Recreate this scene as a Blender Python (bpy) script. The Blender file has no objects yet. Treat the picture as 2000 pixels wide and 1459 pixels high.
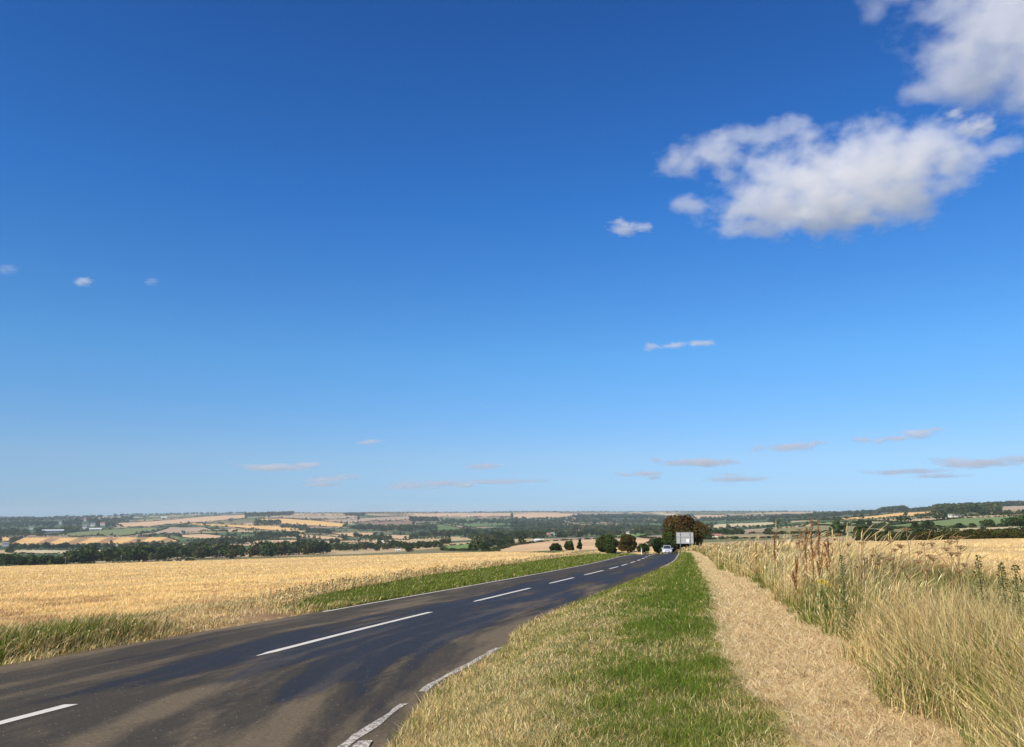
import bpy, math, random, time
import numpy as np
from mathutils import Vector
T0 = time.time()
S = bpy.context.scene
COL = S.collection

# ------------------------------------------------------------------ camera
F, CX, CY = 1550.0, 1000.0, 729.5          # focal length and centre, in photo pixels
PITCH = math.atan((1000 - CY) / F)
EYE = 1.9
cam_d = bpy.data.cameras.new('camera')
cam_d.sensor_width = 36.0
cam_d.lens = 36.0 * F / 2000.0
cam_d.clip_start, cam_d.clip_end = 0.05, 200000
cam = bpy.data.objects.new('camera', cam_d)
cam.location = (0, 0, EYE)
cam.rotation_euler = (math.pi / 2 + PITCH, 0, 0)
COL.objects.link(cam)
S.camera = cam

# ------------------------------------------------------------------ light
SUN_AZ, SUN_EL = math.radians(-138), math.radians(40)
world = bpy.data.worlds.new('World')
S.world = world
world.use_nodes = True
wn, wl = world.node_tree.nodes, world.node_tree.links
bg = wn['Background']
sky = wn.new('ShaderNodeTexSky')
sky.sky_type = 'NISHITA'
sky.sun_disc = False
sky.sun_elevation = SUN_EL
sky.sun_rotation = SUN_AZ
sky.altitude = 100
sky.air_density = 1.0
sky.dust_density = 0.0
sky.ozone_density = 6.0
# deepen the blue with height, as in a clear late-summer sky
wtc = wn.new('ShaderNodeTexCoord')
wsep = wn.new('ShaderNodeSeparateXYZ')
wl.new(wtc.outputs['Generated'], wsep.inputs[0])
wramp = wn.new('ShaderNodeValToRGB')
wl.new(wsep.outputs[2], wramp.inputs[0])
ST = [(0.0, (.46, .69, 1.10)), (.015, (.48, .69, 1.10)), (.066, (.66, .80, 1.04)), (.19, (.57, .98, 1.23)), (.37, (.33, .86, 1.35)), (.58, (.25, .68, 1.2)), (1.0, (.36, .75, 1.15))]
while len(wramp.color_ramp.elements) < len(ST):
    wramp.color_ramp.elements.new(.5)
for e_, (p_, c_) in zip(wramp.color_ramp.elements, ST):
    e_.position = p_
    e_.color = (c_[0] / 1.5, c_[1] / 1.5, c_[2] / 1.5, 1)
wmul = wn.new('ShaderNodeVectorMath')
wmul.operation = 'MULTIPLY'
wl.new(sky.outputs[0], wmul.inputs[0])
wl.new(wramp.outputs[0], wmul.inputs[1])
wsc = wn.new('ShaderNodeVectorMath')
wsc.operation = 'SCALE'
wsc.inputs['Scale'].default_value = 1.5
wl.new(wmul.outputs[0], wsc.inputs[0])
wl.new(wsc.outputs[0], bg.inputs[0])
bg.inputs[1].default_value = 0.083

sun_d = bpy.data.lights.new('sun', 'SUN')
sun_d.energy = 5.0
sun_d.angle = math.radians(0.53)
sun_d.color = (1.0, 0.90, 0.74)
sun = bpy.data.objects.new('sun', sun_d)
sv = Vector((math.sin(SUN_AZ) * math.cos(SUN_EL), math.cos(SUN_AZ) * math.cos(SUN_EL), math.sin(SUN_EL)))
sun.rotation_euler = sv.to_track_quat('Z', 'Y').to_euler()
sun.location = sv * 50
COL.objects.link(sun)

S.view_settings.view_transform = 'Standard'
S.view_settings.look = 'None'
S.view_settings.exposure = 0.4
S.view_settings.gamma = 1
S.cycles.volume_bounces = 16
S.cycles.max_bounces = 18
S.cycles.diffuse_bounces = 3
S.cycles.glossy_bounces = 2
S.cycles.transmission_bounces = 4
S.cycles.transparent_max_bounces = 16
S.cycles.volume_step_rate = 0.5
S.cycles.volume_max_steps = 256
S.cycles.use_denoising = True

# ------------------------------------------------------------------ helpers
def ray(u, v):
    a, b = (u - CX) / F, (CY - v) / F
    return np.array((a, math.cos(PITCH) - b * math.sin(PITCH), math.sin(PITCH) + b * math.cos(PITCH)))

def tag(o, label=None, cat=None, group=None, kind=None):
    if label: o['label'] = label
    if cat: o['category'] = cat
    if group: o['group'] = group
    if kind: o['kind'] = kind
    return o

def mesh_np(name, co, faces, mat=None, col=None, smooth=False, parent=None, loc=None):
    """faces: list of (n, k) index arrays; col: per-vertex linear RGB"""
    me = bpy.data.meshes.new(name)
    co = np.asarray(co, dtype=np.float32)
    me.vertices.add(len(co))
    me.vertices.foreach_set('co', co.ravel())
    idx = np.concatenate([f.ravel() for f in faces]).astype(np.int32)
    tot = np.concatenate([np.full(len(f), f.shape[1], dtype=np.int32) for f in faces])
    st = np.zeros(len(tot), dtype=np.int32)
    st[1:] = np.cumsum(tot)[:-1]
    me.loops.add(len(idx))
    me.loops.foreach_set('vertex_index', idx)
    me.polygons.add(len(tot))
    me.polygons.foreach_set('loop_start', st)
    me.polygons.foreach_set('loop_total', tot)
    if col is not None:
        a = me.color_attributes.new('Col', 'FLOAT_COLOR', 'POINT')
        c4 = np.ones((len(co), 4), dtype=np.float32)
        c4[:, :3] = col
        a.data.foreach_set('color', c4.ravel())
    me.update(calc_edges=True)
    if smooth:
        me.polygons.foreach_set('use_smooth', np.ones(len(tot), dtype=bool))
    if mat: me.materials.append(mat)
    o = bpy.data.objects.new(name, me)
    COL.objects.link(o)
    if parent: o.parent = parent
    if loc is not None: o.location = loc
    return o

def new_mat(name):
    m = bpy.data.materials.new(name)
    m.use_nodes = True
    m.node_tree.nodes.clear()
    return m, m.node_tree.nodes, m.node_tree.links
# ------------------------------------------------------------------ terrain shape
A, B = -0.0396, 0.027           # the near hillside falls away ahead and to one side
R = np.random.default_rng(7)

def interp(x, pts):
    p = np.array(pts, dtype=float)
    return np.interp(x, p[:, 0], p[:, 1])

OFFC = [(-60, -7.6), (0, -8.3), (10, -8.7), (15, -9.12), (24, -9.25), (55, -9.42), (64, -9.6), (72, -9.9), (80, -10.26), (90, -10.9),
        (98, -11.5), (115, -12.6), (135, -14.2), (155, -15.9), (180, -20), (210, -31), (260, -58)]
_ys = np.arange(-60, 261, 1.0)
_oc = interp(_ys, OFFC)
_oc = np.convolve(np.pad(_oc, 6, mode='edge'), np.ones(13) / 13, 'valid')
def road_c(y): return .2826 * y + np.interp(y, _ys, _oc)
def road_l(y): return interp(y, [(-60, 4.9), (8, 4.8), (14, 4.5), (22, 4.05), (40, 4.0), (200, 3.9)])
def road_r(y): return interp(y, [(-60, 5.6), (7, 5.35), (8.5, 5.15), (10.5, 4.72), (12, 4.58), (15.5, 4.60), (17.8, 4.1), (20, 3.98), (200, 3.9)])
def path_l(y): return .2826 * y + interp(y, [(-20, .5), (5, .5), (7, .36), (8.2, .18), (10, -.12), (16.7, -.55), (25, -.91), (56, -3.1), (90, -5.5), (125, -8.7), (160, -14), (260, -56)])
def path_r(y): return .2826 * y + interp(y, [(-20, 1.7), (5, 1.5), (8.7, 1.32), (11.3, 1.32), (14.7, 1.13), (20.9, .9), (29, .43), (39, -.9), (56, -1.8), (90, -4.3), (125, -7.6), (160, -12.5), (260, -54)])
def sm(a, b, x):
    t = np.clip((x - a) / (b - a), 0, 1)      # also works with a > b
    return t * t * (3 - 2 * t)

def plane_z(x, y):
    yy = np.where(y < -20, -20 + 20 * np.tanh((y + 20) / 60), y)
    return A * yy + B * 260 * np.tanh(x / 260)

TAB = {  # level of the ground seen along each bearing: distance -> height in the view
    0: (217, [(400, 1112), (700, 1110), (1000, 1099), (1400, 1086), (1800, 1075), (2300, 1063), (2900, 1050), (3600, 1040), (4500, 1030), (5500, 1021), (7000, 1014), (9000, 1011.5), (13000, 1013)]),
    250: (217, [(400, 1105), (700, 1104), (1000, 1095), (1400, 1082), (1800, 1072), (2300, 1061), (2900, 1048), (3600, 1036), (4500, 1025), (5500, 1015), (7000, 1010), (9000, 1009), (13000, 1013)]),
    500: (225, [(400, 1098), (700, 1096), (1000, 1087), (1400, 1073), (1800, 1063), (2300, 1053), (2900, 1041), (3600, 1029), (4500, 1017), (5500, 1009), (7000, 1004), (9000, 1003), (13000, 1006)]),
    750: (240, [(400, 1088), (700, 1087), (1000, 1080), (1400, 1068), (1800, 1058), (2300, 1048), (2900, 1038), (3600, 1027), (4500, 1017), (5500, 1009), (7000, 1004), (9000, 1001), (13000, 1004)]),
    1000: (270, [(400, 1079), (550, 1075), (700, 1068), (1000, 1058), (1400, 1052), (1800, 1048), (2300, 1043), (2900, 1036), (3600, 1028), (4500, 1019), (5500, 1011), (7000, 1005), (9000, 1000.5), (13000, 1003)]),
    1250: (217, [(350, 1074), (500, 1066), (700, 1059), (1000, 1052), (1400, 1047), (1800, 1043), (2300, 1038), (2900, 1033), (3600, 1026), (4500, 1018), (5500, 1010), (7000, 1004), (9000, 1000), (13000, 1002)]),
    1500: (330, [(450, 1058), (600, 1052), (800, 1045), (1000, 1040), (1300, 1034), (1700, 1029), (2200, 1024), (2900, 1019), (3600, 1014), (4500, 1009), (5500, 1005), (7000, 1001.5), (9000, 1000), (13000, 1002)]),
    1700: (290, [(400, 1054), (500, 1047), (650, 1040), (800, 1034), (1000, 1028), (1300, 1021), (1700, 1015), (2200, 1011), (2900, 1007), (3600, 1004), (4500, 1002), (7000, 1002), (13000, 1004)]),
    1850: (260, [(350, 1051), (450, 1041), (600, 1034), (800, 1027), (1000, 1021), (1300, 1014), (1700, 1008), (2200, 1002), (2900, 993), (3600, 994), (4500, 997), (13000, 1004)]),
    2000: (240, [(350, 1045), (450, 1038), (600, 1032), (800, 1024), (1000, 1017), (1300, 1009), (1700, 1002), (2200, 995), (2900, 988), (3600, 989), (4500, 993), (13000, 1004)]),
}
NL = 420
LR = np.linspace(math.log(60), math.log(14000), NL)
TH, ZT = [], []
for u in sorted(TAB):
    rc, pts = TAB[u]
    d = ray(u, 1050); th = math.atan2(d[0], d[1])
    rr = [60 * (rc / 60) ** (i / 12) for i in range(13)]
    zz = [float(plane_z(r * math.sin(th), r * math.cos(th))) for r in rr]
    for r, v in pts:
        d = ray(u, v); rr.append(r); zz.append(EYE + r * d[2] / math.hypot(d[0], d[1]))
    z = np.interp(np.exp(LR), rr, zz)
    k = np.exp(-np.linspace(-2, 2, 17) ** 2); k /= k.sum()
    z = np.convolve(np.pad(z, 8, mode='reflect', reflect_type='odd'), k, 'valid')
    TH.append(th); ZT.append(z)
TH = np.array(TH); ZT = np.array(ZT)
THF = np.linspace(TH[0], TH[-1], 240)
ZF = np.array([np.interp(THF, TH, ZT[:, j]) for j in range(NL)]).T
kk = np.exp(-np.linspace(-2, 2, 21) ** 2); kk /= kk.sum()
ZF = np.apply_along_axis(lambda c: np.convolve(np.pad(c, 10, mode='edge'), kk, 'valid'), 0, ZF)

def terrain(x, y):
    x = np.asarray(x, dtype=float); y = np.asarray(y, dtype=float)
    th = np.arctan2(x, y); r = np.maximum(np.hypot(x, y), 1e-6)
    a = np.clip((th - THF[0]) / (THF[-1] - THF[0]), 0, 1) * (len(THF) - 1.001)
    b = np.clip((np.log(r) - LR[0]) / (LR[-1] - LR[0]), 0, 1) * (NL - 1.001)
    i, j = a.astype(int), b.astype(int); fa, fb = a - i, b - j
    zt = (ZF[i, j] * (1 - fa) + ZF[i + 1, j] * fa) * (1 - fb) + (ZF[i, j + 1] * (1 - fa) + ZF[i + 1, j + 1] * fa) * fb
    zt = zt + sm(900, 2500, r) * .0007 * r * (np.sin(x / 310 + 1.3 * np.sin(y / 420)) + np.sin(y / 270 + x / 900))
    z = plane_z(x, y) * (1 - sm(140, 215, r)) + zt * sm(140, 215, r)
    # the roadside bank, the verge and the dip of the road as it bends away
    s = x - road_c(y)
    near = 1 - sm(230, 300, r)
    up = .35 * sm(.05, 1.5, s - road_r(y)) + .07 * sm(.0, .5, -s - road_l(y)) + .10 * sm(.3, 1.2, -s - road_l(y)) * (1 - sm(17, 22, y))
    e = np.clip((y - 95) / 70, 0, 1.6)
    z = z + near * (up * (1 - .3 * sm(90, 150, y)) - .9 * e * e * np.exp(-(s / 16) ** 2))
    pb = x - path_r(y)
    z = z + near * .18 * sm(.1, .9, pb) * (1 - sm(2.6, 4.5, pb)) * (y > -5) * (1 - sm(60, 90, y))
    return z

_RS = np.exp(np.linspace(math.log(3), math.log(13500), 2600))
def at(u, v, rmin=3.0, rmax=13500.0):
    """the place on the ground seen at (u, v) of the photograph"""
    d = ray(u, v); hz = math.hypot(d[0], d[1]); sl = d[2] / hz
    ux, uy = d[0] / hz, d[1] / hz
    rs = _RS[(_RS >= rmin) & (_RS <= rmax)]
    t = (terrain(rs * ux, rs * uy) - EYE) / rs
    h = np.nonzero(t >= sl)[0]
    r = rs[h[0]] if len(h) else rs[np.argmax(t)]
    return r * ux, r * uy
def at3(u, v, **k):
    x, y = at(u, v, **k); return x, y, float(terrain(x, y))
def at_r(u, r):
    d = ray(u, 1040); hz = math.hypot(d[0], d[1])
    x, y = r * d[0] / hz, r * d[1] / hz
    return x, y, float(terrain(x, y))
def toscreen(x, y, z):
    Y, Z = y, z - EYE
    dep = Y * math.cos(PITCH) + Z * math.sin(PITCH); up = Z * math.cos(PITCH) - Y * math.sin(PITCH)
    return CX + F * x / dep, CY - F * up / dep

# ------------------------------------------------------------------ field colours
GOLD = (.66, .42, .16); TAN = (.55, .38, .21); MAUVE = (.38, .29, .19); BROWN = (.24, .165, .11); GREEN = (.115, .165, .05)
DKGREEN = (.045, .085, .028); OLIVE = (.19, .19, .075); PALE = (.50, .42, .25); BRIGHT = (.14, .22, .06); WOOD = (.04, .06, .025)
PINK = (.54, .37, .21)
FIELDS = [
    ([(0, 1014), (220, 1012), (225, 1030), (100, 1044), (0, 1047)], (.07, .10, .05)),
    ([(225, 1022), (300, 1018), (400, 1009), (480, 1005), (480, 1012), (420, 1018), (330, 1024), (290, 1029), (240, 1029)], PINK),
    ([(357, 1024), (370, 1022), (500, 1027), (560, 1028), (603, 1036), (600, 1041), (500, 1034), (420, 1027)], GOLD),
    ([(100, 1046), (150, 1039), (250, 1032), (330, 1031), (300, 1040), (240, 1047)], (.17, .20, .07)),
    ([(330, 1030), (400, 1030), (420, 1037), (370, 1040), (300, 1045), (240, 1047), (300, 1038)], MAUVE),
    ([(340, 1045), (400, 1043), (470, 1050), (440, 1053), (360, 1051)], TAN),
    ([(0, 1050), (42, 1050), (16, 1058), (0, 1058)], GOLD),
    ([(45, 1050), (325, 1049), (350, 1057), (225, 1062), (12, 1064)], GOLD),
    ([(15, 1075), (240, 1074), (245, 1078), (80, 1083), (15, 1080)], PALE),
    ([(0, 1084), (175, 1080), (120, 1096), (0, 1098)], DKGREEN),
    ([(237, 1078), (315, 1077), (310, 1086), (240, 1087)], GREEN),
    ([(300, 1062), (405, 1063), (405, 1067), (300, 1066)], PALE), ([(300, 1072), (430, 1071), (430, 1075), (300, 1075)], PALE),
    ([(445, 1062), (480, 1056), (585, 1054), (580, 1060), (520, 1063)], TAN),
    ([(170, 1097), (370, 1093), (370, 1096), (170, 1104)], PALE),
    ([(525, 1007), (700, 1006), (700, 1015), (600, 1014), (525, 1011)], MAUVE),
    ([(500, 1014), (560, 1013), (640, 1019), (678, 1023), (670, 1030), (600, 1027), (540, 1022), (500, 1019)], GOLD),
    ([(610, 1016), (700, 1012), (800, 1008), (805, 1015), (740, 1020), (680, 1021)], MAUVE),
    ([(690, 1022), (740, 1016), (808, 1020), (805, 1031), (740, 1028)], BROWN),
    ([(640, 1041), (735, 1040), (730, 1049), (690, 1050)], TAN), ([(745, 1045), (800, 1045), (815, 1050), (795, 1055), (760, 1053)], PINK),
    ([(580, 1043), (660, 1049), (680, 1053), (660, 1056), (580, 1050)], TAN), ([(650, 1057), (740, 1055), (760, 1060), (660, 1060)], PINK),
    ([(810, 1031), (860, 1024), (920, 1035), (880, 1040)], GREEN), ([(860, 1067), (925, 1062), (925, 1076), (870, 1076)], BRIGHT),
    ([(835, 1041), (860, 1037), (925, 1040), (920, 1043), (850, 1043)], PALE), ([(860, 1012), (1000, 1012), (1000, 1026), (920, 1030), (870, 1022)], GREEN),
    ([(760, 1006), (880, 1002), (1000, 1002), (1000, 1009), (900, 1008), (820, 1010)], PINK), ([(560, 1003), (670, 1003), (680, 1006), (560, 1006)], TAN),
    ([(1000, 1003), (1060, 1001.5), (1130, 1003), (1130, 1008), (1060, 1012), (1000, 1011)], PINK),
    ([(1255, 1001.5), (1320, 1003), (1330, 1008), (1290, 1006)], PALE), ([(1350, 1006), (1420, 1006), (1425, 1012), (1360, 1013)], PINK),
    ([(1130, 1010), (1250, 1008), (1250, 1019), (1120, 1020)], (.06, .09, .05)),
    ([(1120, 1024), (1200, 1022), (1200, 1028), (1130, 1029)], OLIVE), ([(1050, 1013), (1110, 1012), (1110, 1017), (1050, 1018)], PALE),
    ([(930, 1084), (1000, 1066), (1060, 1058), (1165, 1053), (1255, 1051), (1278, 1052), (1278, 1070), (1150, 1073), (1075, 1076), (960, 1084)], TAN),
    ([(1190, 1046), (1240, 1042), (1260, 1037), (1270, 1045), (1245, 1050), (1200, 1050)], BRIGHT),
    ([(1370, 1030), (1400, 1024), (1500, 1020), (1540, 1021), (1500, 1027), (1400, 1033)], PALE),
    ([(1380, 1046), (1480, 1042), (1640, 1040), (1640, 1046), (1480, 1052), (1380, 1054)], (.3, .25, .13)),
    ([(1600, 1016), (1700, 1008), (1760, 1001.5), (1842, 998), (1842, 1005), (1750, 1010), (1640, 1016)], GOLD),
    ([(1500, 1034), (1600, 1026), (1700, 1028), (1780, 1034), (1660, 1042), (1500, 1044)], (.23, .22, .10)),
    ([(1690, 1031), (1780, 1022), (1880, 1012), (2000, 1008), (2060, 1008), (2060, 1025), (1900, 1029), (1780, 1034)], (.16, .21, .075)),
    ([(1590, 1022), (1700, 1018), (1760, 1020), (1690, 1027), (1600, 1026)], (.3, .3, .14)),
    ([(1775, 1035), (2060, 1026), (2060, 1034), (1800, 1040)], PALE),
    ([(1900, 990), (2060, 987), (2060, 996), (1940, 998)], MAUVE),
]
for i in range(5):
    a0 = 70 + i * 58
    FIELDS.append(([(a0 + 26, 1050), (a0 + 50, 1050), (a0 + 22, 1063 - i * .8), (a0 - 2, 1063 - i * .8)], (.34, .21, .10)))
FW = []
for poly, c in FIELDS:
    w = []
    for i in range(len(poly)):
        p, q = poly[i], poly[(i + 1) % len(poly)]
        for t in (0, .25, .5, .75):
            w.append(at(p[0] + (q[0] - p[0]) * t, p[1] + (q[1] - p[1]) * t, rmin=330))
    FW.append((np.array(w), c))

def inpoly(x, y, P):
    r = np.zeros(x.shape, bool)
    bb = (x > P[:, 0].min()) & (x < P[:, 0].max()) & (y > P[:, 1].min()) & (y < P[:, 1].max())
    ix = np.nonzero(bb)[0]
    if not len(ix): return r
    xx, yy = x[ix], y[ix]; c = np.zeros(len(ix), bool)
    for i in range(len(P)):
        x1, y1 = P[i]; x2, y2 = P[i - 1]
        if y1 == y2: continue
        c ^= ((y1 > yy) != (y2 > yy)) & (xx < (x2 - x1) * (yy - y1) / (y2 - y1) + x1)
    r[ix] = c
    return r

def vnoise(x, y, s, seed=0):
    x = x / s; y = y / s
    i = np.floor(x).astype(np.int64); j = np.floor(y).astype(np.int64); fx, fy = x - i, y - j
    fx = fx * fx * (3 - 2 * fx); fy = fy * fy * (3 - 2 * fy)
    def h(a, b):
        n = (a * 374761393 + b * 668265263 + seed * 1442695041) & 0x7fffffff
        n = ((n ^ (n >> 13)) * 1274126177) & 0x7fffffff
        return ((n ^ (n >> 16)) & 0xffff) / 65535.0
    return (h(i, j) * (1 - fx) + h(i + 1, j) * fx) * (1 - fy) + (h(i, j + 1) * (1 - fx) + h(i + 1, j + 1) * fx) * fy

def patchwork(x, y, cell):
    gx, gy = x / cell, y / cell * 1.3
    i0, j0 = np.floor(gx).astype(np.int64), np.floor(gy).astype(np.int64)
    best = np.full(x.shape, 1e9); idv = np.zeros(x.shape)
    for di in (-1, 0, 1):
        for dj in (-1, 0, 1):
            i, j = i0 + di, j0 + dj
            h1 = vnoise(i * 1.0 + 5000, j * 1.0 + 5000, 1.0, 3); h2 = vnoise(i * 1.0 + 5000, j * 1.0 + 5000, 1.0, 4); h3 = vnoise(i * 1.0 + 5000, j * 1.0 + 5000, 1.0, 5)
            d = np.abs(gx - i - .15 - .7 * h1) + np.abs(gy - j - .15 - .7 * h2) * 1.1
            m = d < best
            best = np.where(m, d, best); idv = np.where(m, h3, idv)
    return idv
PAL = np.array([(.06, .09, .035), (.05, .075, .03), (.10, .14, .05), (.14, .16, .065), (.07, .11, .035), (.36, .27, .16), (.30, .22, .15), (.44, .33, .18), (.05, .08, .03), (.17, .16, .08)])

def ground_col(x, y):
    r = np.hypot(x, y)
    c = np.zeros((len(x), 3))
    pid = np.clip((patchwork(x, y, 420) * len(PAL)).astype(int), 0, len(PAL) - 1)
    far = PAL[pid]
    far[r < 520] = (.40, .29, .15)
    for P, col in FW:
        m = inpoly(x, y, P) & (r > 330)
        far[m] = col
    # near hillside
    s = x - road_c(y)
    n1 = vnoise(x, y, 2.2)[:, None]; n2 = vnoise(x, y, .5, 2)[:, None]; n3 = vnoise(x, y, 14, 8)[:, None]
    gold = np.array((.58, .41, .18)) * (.82 + .25 * n3 + .12 * n2)
    grass = np.array((.085, .12, .03)) * (.7 + .5 * n2)
    dry = np.array((.33, .25, .12)) * (.7 + .5 * n2)
    soil = np.array((.26, .16, .085)) * (.75 + .45 * n2)
    straw = np.array((.34, .25, .125)) * (.75 + .45 * n2)
    near = gold.copy()
    L = -s - road_l(y)                          # distance beyond the far edge of the road
    gate = (y > 17) & (y < 27)
    gw = (sm(18, 20, y) * (1 - sm(26, 30, y)))[:, None]
    lv = np.where((L > 0) & (L < np.where(y < 20, 7.5, np.where(y < 70, 6 + (y - 25) * .04, 9))), 1.0, 0)[:, None]
    near = near * (1 - lv) + (grass * .75 + dry * .25) * lv
    gb = ((L > 0) & (L < 5)).astype(float)[:, None] * gw
    near = near * (1 - gb) + (soil * (.25 + .6 * n1) + gold * (.6 - .5 * n1)) * gb
    rv = ((s > 0) & (x < path_l(y) + .1)).astype(float)[:, None]
    near = near * (1 - rv) + (grass * (.45 + .35 * n1) + dry * (.55 - .35 * n1)) * rv
    pp = ((x > path_l(y)) & (x < path_r(y) + .15)).astype(float)[:, None]
    near = near * (1 - pp) + straw * pp
    bk = ((x > path_r(y) + .15) & (x < path_r(y) + 3.6)).astype(float)[:, None]
    near = near * (1 - bk) + (grass * .5 + dry * .4) * bk
    w = sm(300, 345, r)[:, None]
    return near * (1 - w) + far * w

# ------------------------------------------------------------------ ground sheet
fine = np.radians(np.arange(-41, 41.01, .062))
coarse = np.radians(np.arange(44, 317, 3.0))
th = np.concatenate([fine, coarse])
rs = np.exp(np.linspace(math.log(1.2), math.log(13500), 410))
gx = (rs[:, None] * np.sin(th)[None]); gy = (rs[:, None] * np.cos(th)[None])
X = np.concatenate([[0.0], gx.ravel()]); Yy = np.concatenate([[0.0], gy.ravel()])
Z = terrain(X, Yy)
nt, nr = len(th), len(rs)
i = np.arange(nr - 1)[:, None] * nt; j = np.arange(nt)[None]; j2 = (j + 1) % nt
quads = np.stack([1 + i + j, 1 + i + j2, 1 + i + nt + j2, 1 + i + nt + j], -1).reshape(-1, 4)[:, ::-1]
tri = np.stack([np.zeros(nt, int), 1 + (np.arange(nt) + 1) % nt, 1 + np.arange(nt)], -1)

def noise_node(n, l, vec, scale, detail=3, rough=.55):
    t = n.new('ShaderNodeTexNoise'); t.inputs['Scale'].default_value = scale; t.inputs['Detail'].default_value = detail
    t.inputs['Roughness'].default_value = rough
    l.new(vec, t.inputs['Vector']); return t
def maprange(n, l, src, a, b, c, d):
    m = n.new('ShaderNodeMapRange'); l.new(src, m.inputs[0])
    for k_, v_ in enumerate((a, b, c, d)): m.inputs[k_ + 1].default_value = v_
    return m.outputs[0]
def mixc(n, l, fac, a, b, mode='MIX'):
    m = n.new('ShaderNodeMix'); m.data_type = 'RGBA'; m.blend_type = mode
    for s_, v_ in ((0, fac), (6, a), (7, b)):
        if hasattr(v_, 'links'): l.new(v_, m.inputs[s_])
        else: m.inputs[s_].default_value = v_ if s_ == 0 else (*v_, 1)
    return m.outputs[2]

gm, n, l = new_mat('ground')
at_ = n.new('ShaderNodeAttribute'); at_.attribute_name = 'Col'
geo = n.new('ShaderNodeNewGeometry')
t1 = noise_node(n, l, geo.outputs['Position'], 9.0, 6, .7)
t2 = noise_node(n, l, geo.outputs['Position'], .02, 5, .65)
f1 = maprange(n, l, t1.outputs[0], .25, .75, .7, 1.3)
f2 = maprange(n, l, t2.outputs[0], .3, .7, .8, 1.2)
mm = n.new('ShaderNodeMath'); mm.operation = 'MULTIPLY'; l.new(f1, mm.inputs[0]); l.new(f2, mm.inputs[1])
vs_ = n.new('ShaderNodeVectorMath'); vs_.operation = 'SCALE'; l.new(at_.outputs['Color'], vs_.inputs[0]); l.new(mm.outputs[0], vs_.inputs['Scale'])
bs = n.new('ShaderNodeBsdfPrincipled'); bs.inputs['Roughness'].default_value = .95; bs.inputs['Specular IOR Level'].default_value = .1
l.new(vs_.outputs[0], bs.inputs['Base Color'])
bp = n.new('ShaderNodeBump'); bp.inputs['Strength'].default_value = .6; bp.inputs['Distance'].default_value = .05
l.new(t1.outputs[0], bp.inputs['Height']); l.new(bp.outputs[0], bs.inputs['Normal'])
mo = n.new('ShaderNodeOutputMaterial'); l.new(bs.outputs[0], mo.inputs[0])
ground = mesh_np('ground', np.stack([X, Yy, Z], -1), [tri, quads], gm, ground_col(X, Yy), smooth=True)
tag(ground, kind='structure')
print('ground', len(X), round(time.time() - T0, 1))

# ------------------------------------------------------------------ road
ry = np.concatenate([np.arange(-30, 40, .35), np.arange(40, 235, 1.0)])
def strip_mesh(name, ys, xl, xr, nx, lift, mat, kind='structure', ragged=0.0):
    t = np.linspace(0, 1, nx)
    e1 = (vnoise(ys, ys * 0, .35, 11) - .5) * ragged; e2 = (vnoise(ys, ys * 0, .35, 12) - .5) * ragged
    xa, xb = xl + e1, xr + e2
    xx = xa[:, None] * (1 - t) + xb[:, None] * t; yy = np.repeat(ys[:, None], nx, 1)
    zz = terrain(xx.ravel(), yy.ravel()) + lift
    co = np.stack([xx.ravel(), yy.ravel(), zz], -1)
    a = np.arange(len(ys) - 1)[:, None] * nx + np.arange(nx - 1)[None]
    q = np.stack([a, a + 1, a + nx + 1, a + nx], -1).reshape(-1, 4)
    o = mesh_np(name, co, [q], mat, smooth=True)
    if kind: tag(o, kind=kind)
    return o

rm, n, l = new_mat('asphalt')
tc = n.new('ShaderNodeNewGeometry')
mp = n.new('ShaderNodeMapping'); mp.inputs['Rotation'].default_value = (0, 0, math.radians(15.8)); l.new(tc.outputs['Position'], mp.inputs[0])
ra = n.new('ShaderNodeAttribute'); ra.attribute_name = 'lane'
st = n.new('ShaderNodeMapping'); st.inputs['Scale'].default_value = (1.0, .16, 1); l.new(ra.outputs['Vector'], st.inputs[0])
st2 = n.new('ShaderNodeMapping'); st2.inputs['Scale'].default_value = (1.05, .08, 1); l.new(ra.outputs['Vector'], st2.inputs[0])
big = noise_node(n, l, st.outputs[0], .55, 5, .6); big.inputs['Distortion'].default_value = .25
lane = noise_node(n, l, st2.outputs[0], 1.5, 7, .68)
grit = noise_node(n, l, tc.outputs['Position'], 22, 8, .88)
mid = noise_node(n, l, st.outputs[0], 1.9, 8, .72); mid.inputs['Distortion'].default_value = .2
dust = n.new('ShaderNodeMath'); dust.operation = 'MULTIPLY_ADD'
l.new(mid.outputs[0], dust.inputs[0]); dust.inputs[1].default_value = .55; l.new(big.outputs[0], dust.inputs[2])
ed = n.new('ShaderNodeAttribute'); ed.attribute_name = 'dust'
du2 = n.new('ShaderNodeMath'); du2.operation = 'ADD'; l.new(ed.outputs['Fac'], du2.inputs[0]); l.new(dust.outputs[0], du2.inputs[1])
dfac = maprange(n, l, du2.outputs[0], .74, .90, 0, 1)
polish = n.new('ShaderNodeMath'); polish.operation = 'MULTIPLY_ADD'
l.new(lane.outputs[0], polish.inputs[0]); polish.inputs[1].default_value = .8; l.new(big.outputs[0], polish.inputs[2])
tar = n.new('ShaderNodeAttribute'); tar.attribute_name = 'tar'
po2 = n.new('ShaderNodeMath'); po2.operation = 'MULTIPLY_ADD'; l.new(tar.outputs['Fac'], po2.inputs[0]); po2.inputs[1].default_value = -.33; l.new(polish.outputs[0], po2.inputs[2]); polish = po2
pfac = maprange(n, l, polish.outputs[0], .64, .78, 1, 0)
c1 = mixc(n, l, dfac, (.048, .040, .028), (.122, .095, .058))
g1 = maprange(n, l, grit.outputs[0], .32, .68, .45, 1.6)
cs = n.new('ShaderNodeVectorMath'); cs.operation = 'SCALE'; l.new(c1, cs.inputs[0]); l.new(g1, cs.inputs['Scale'])
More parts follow.
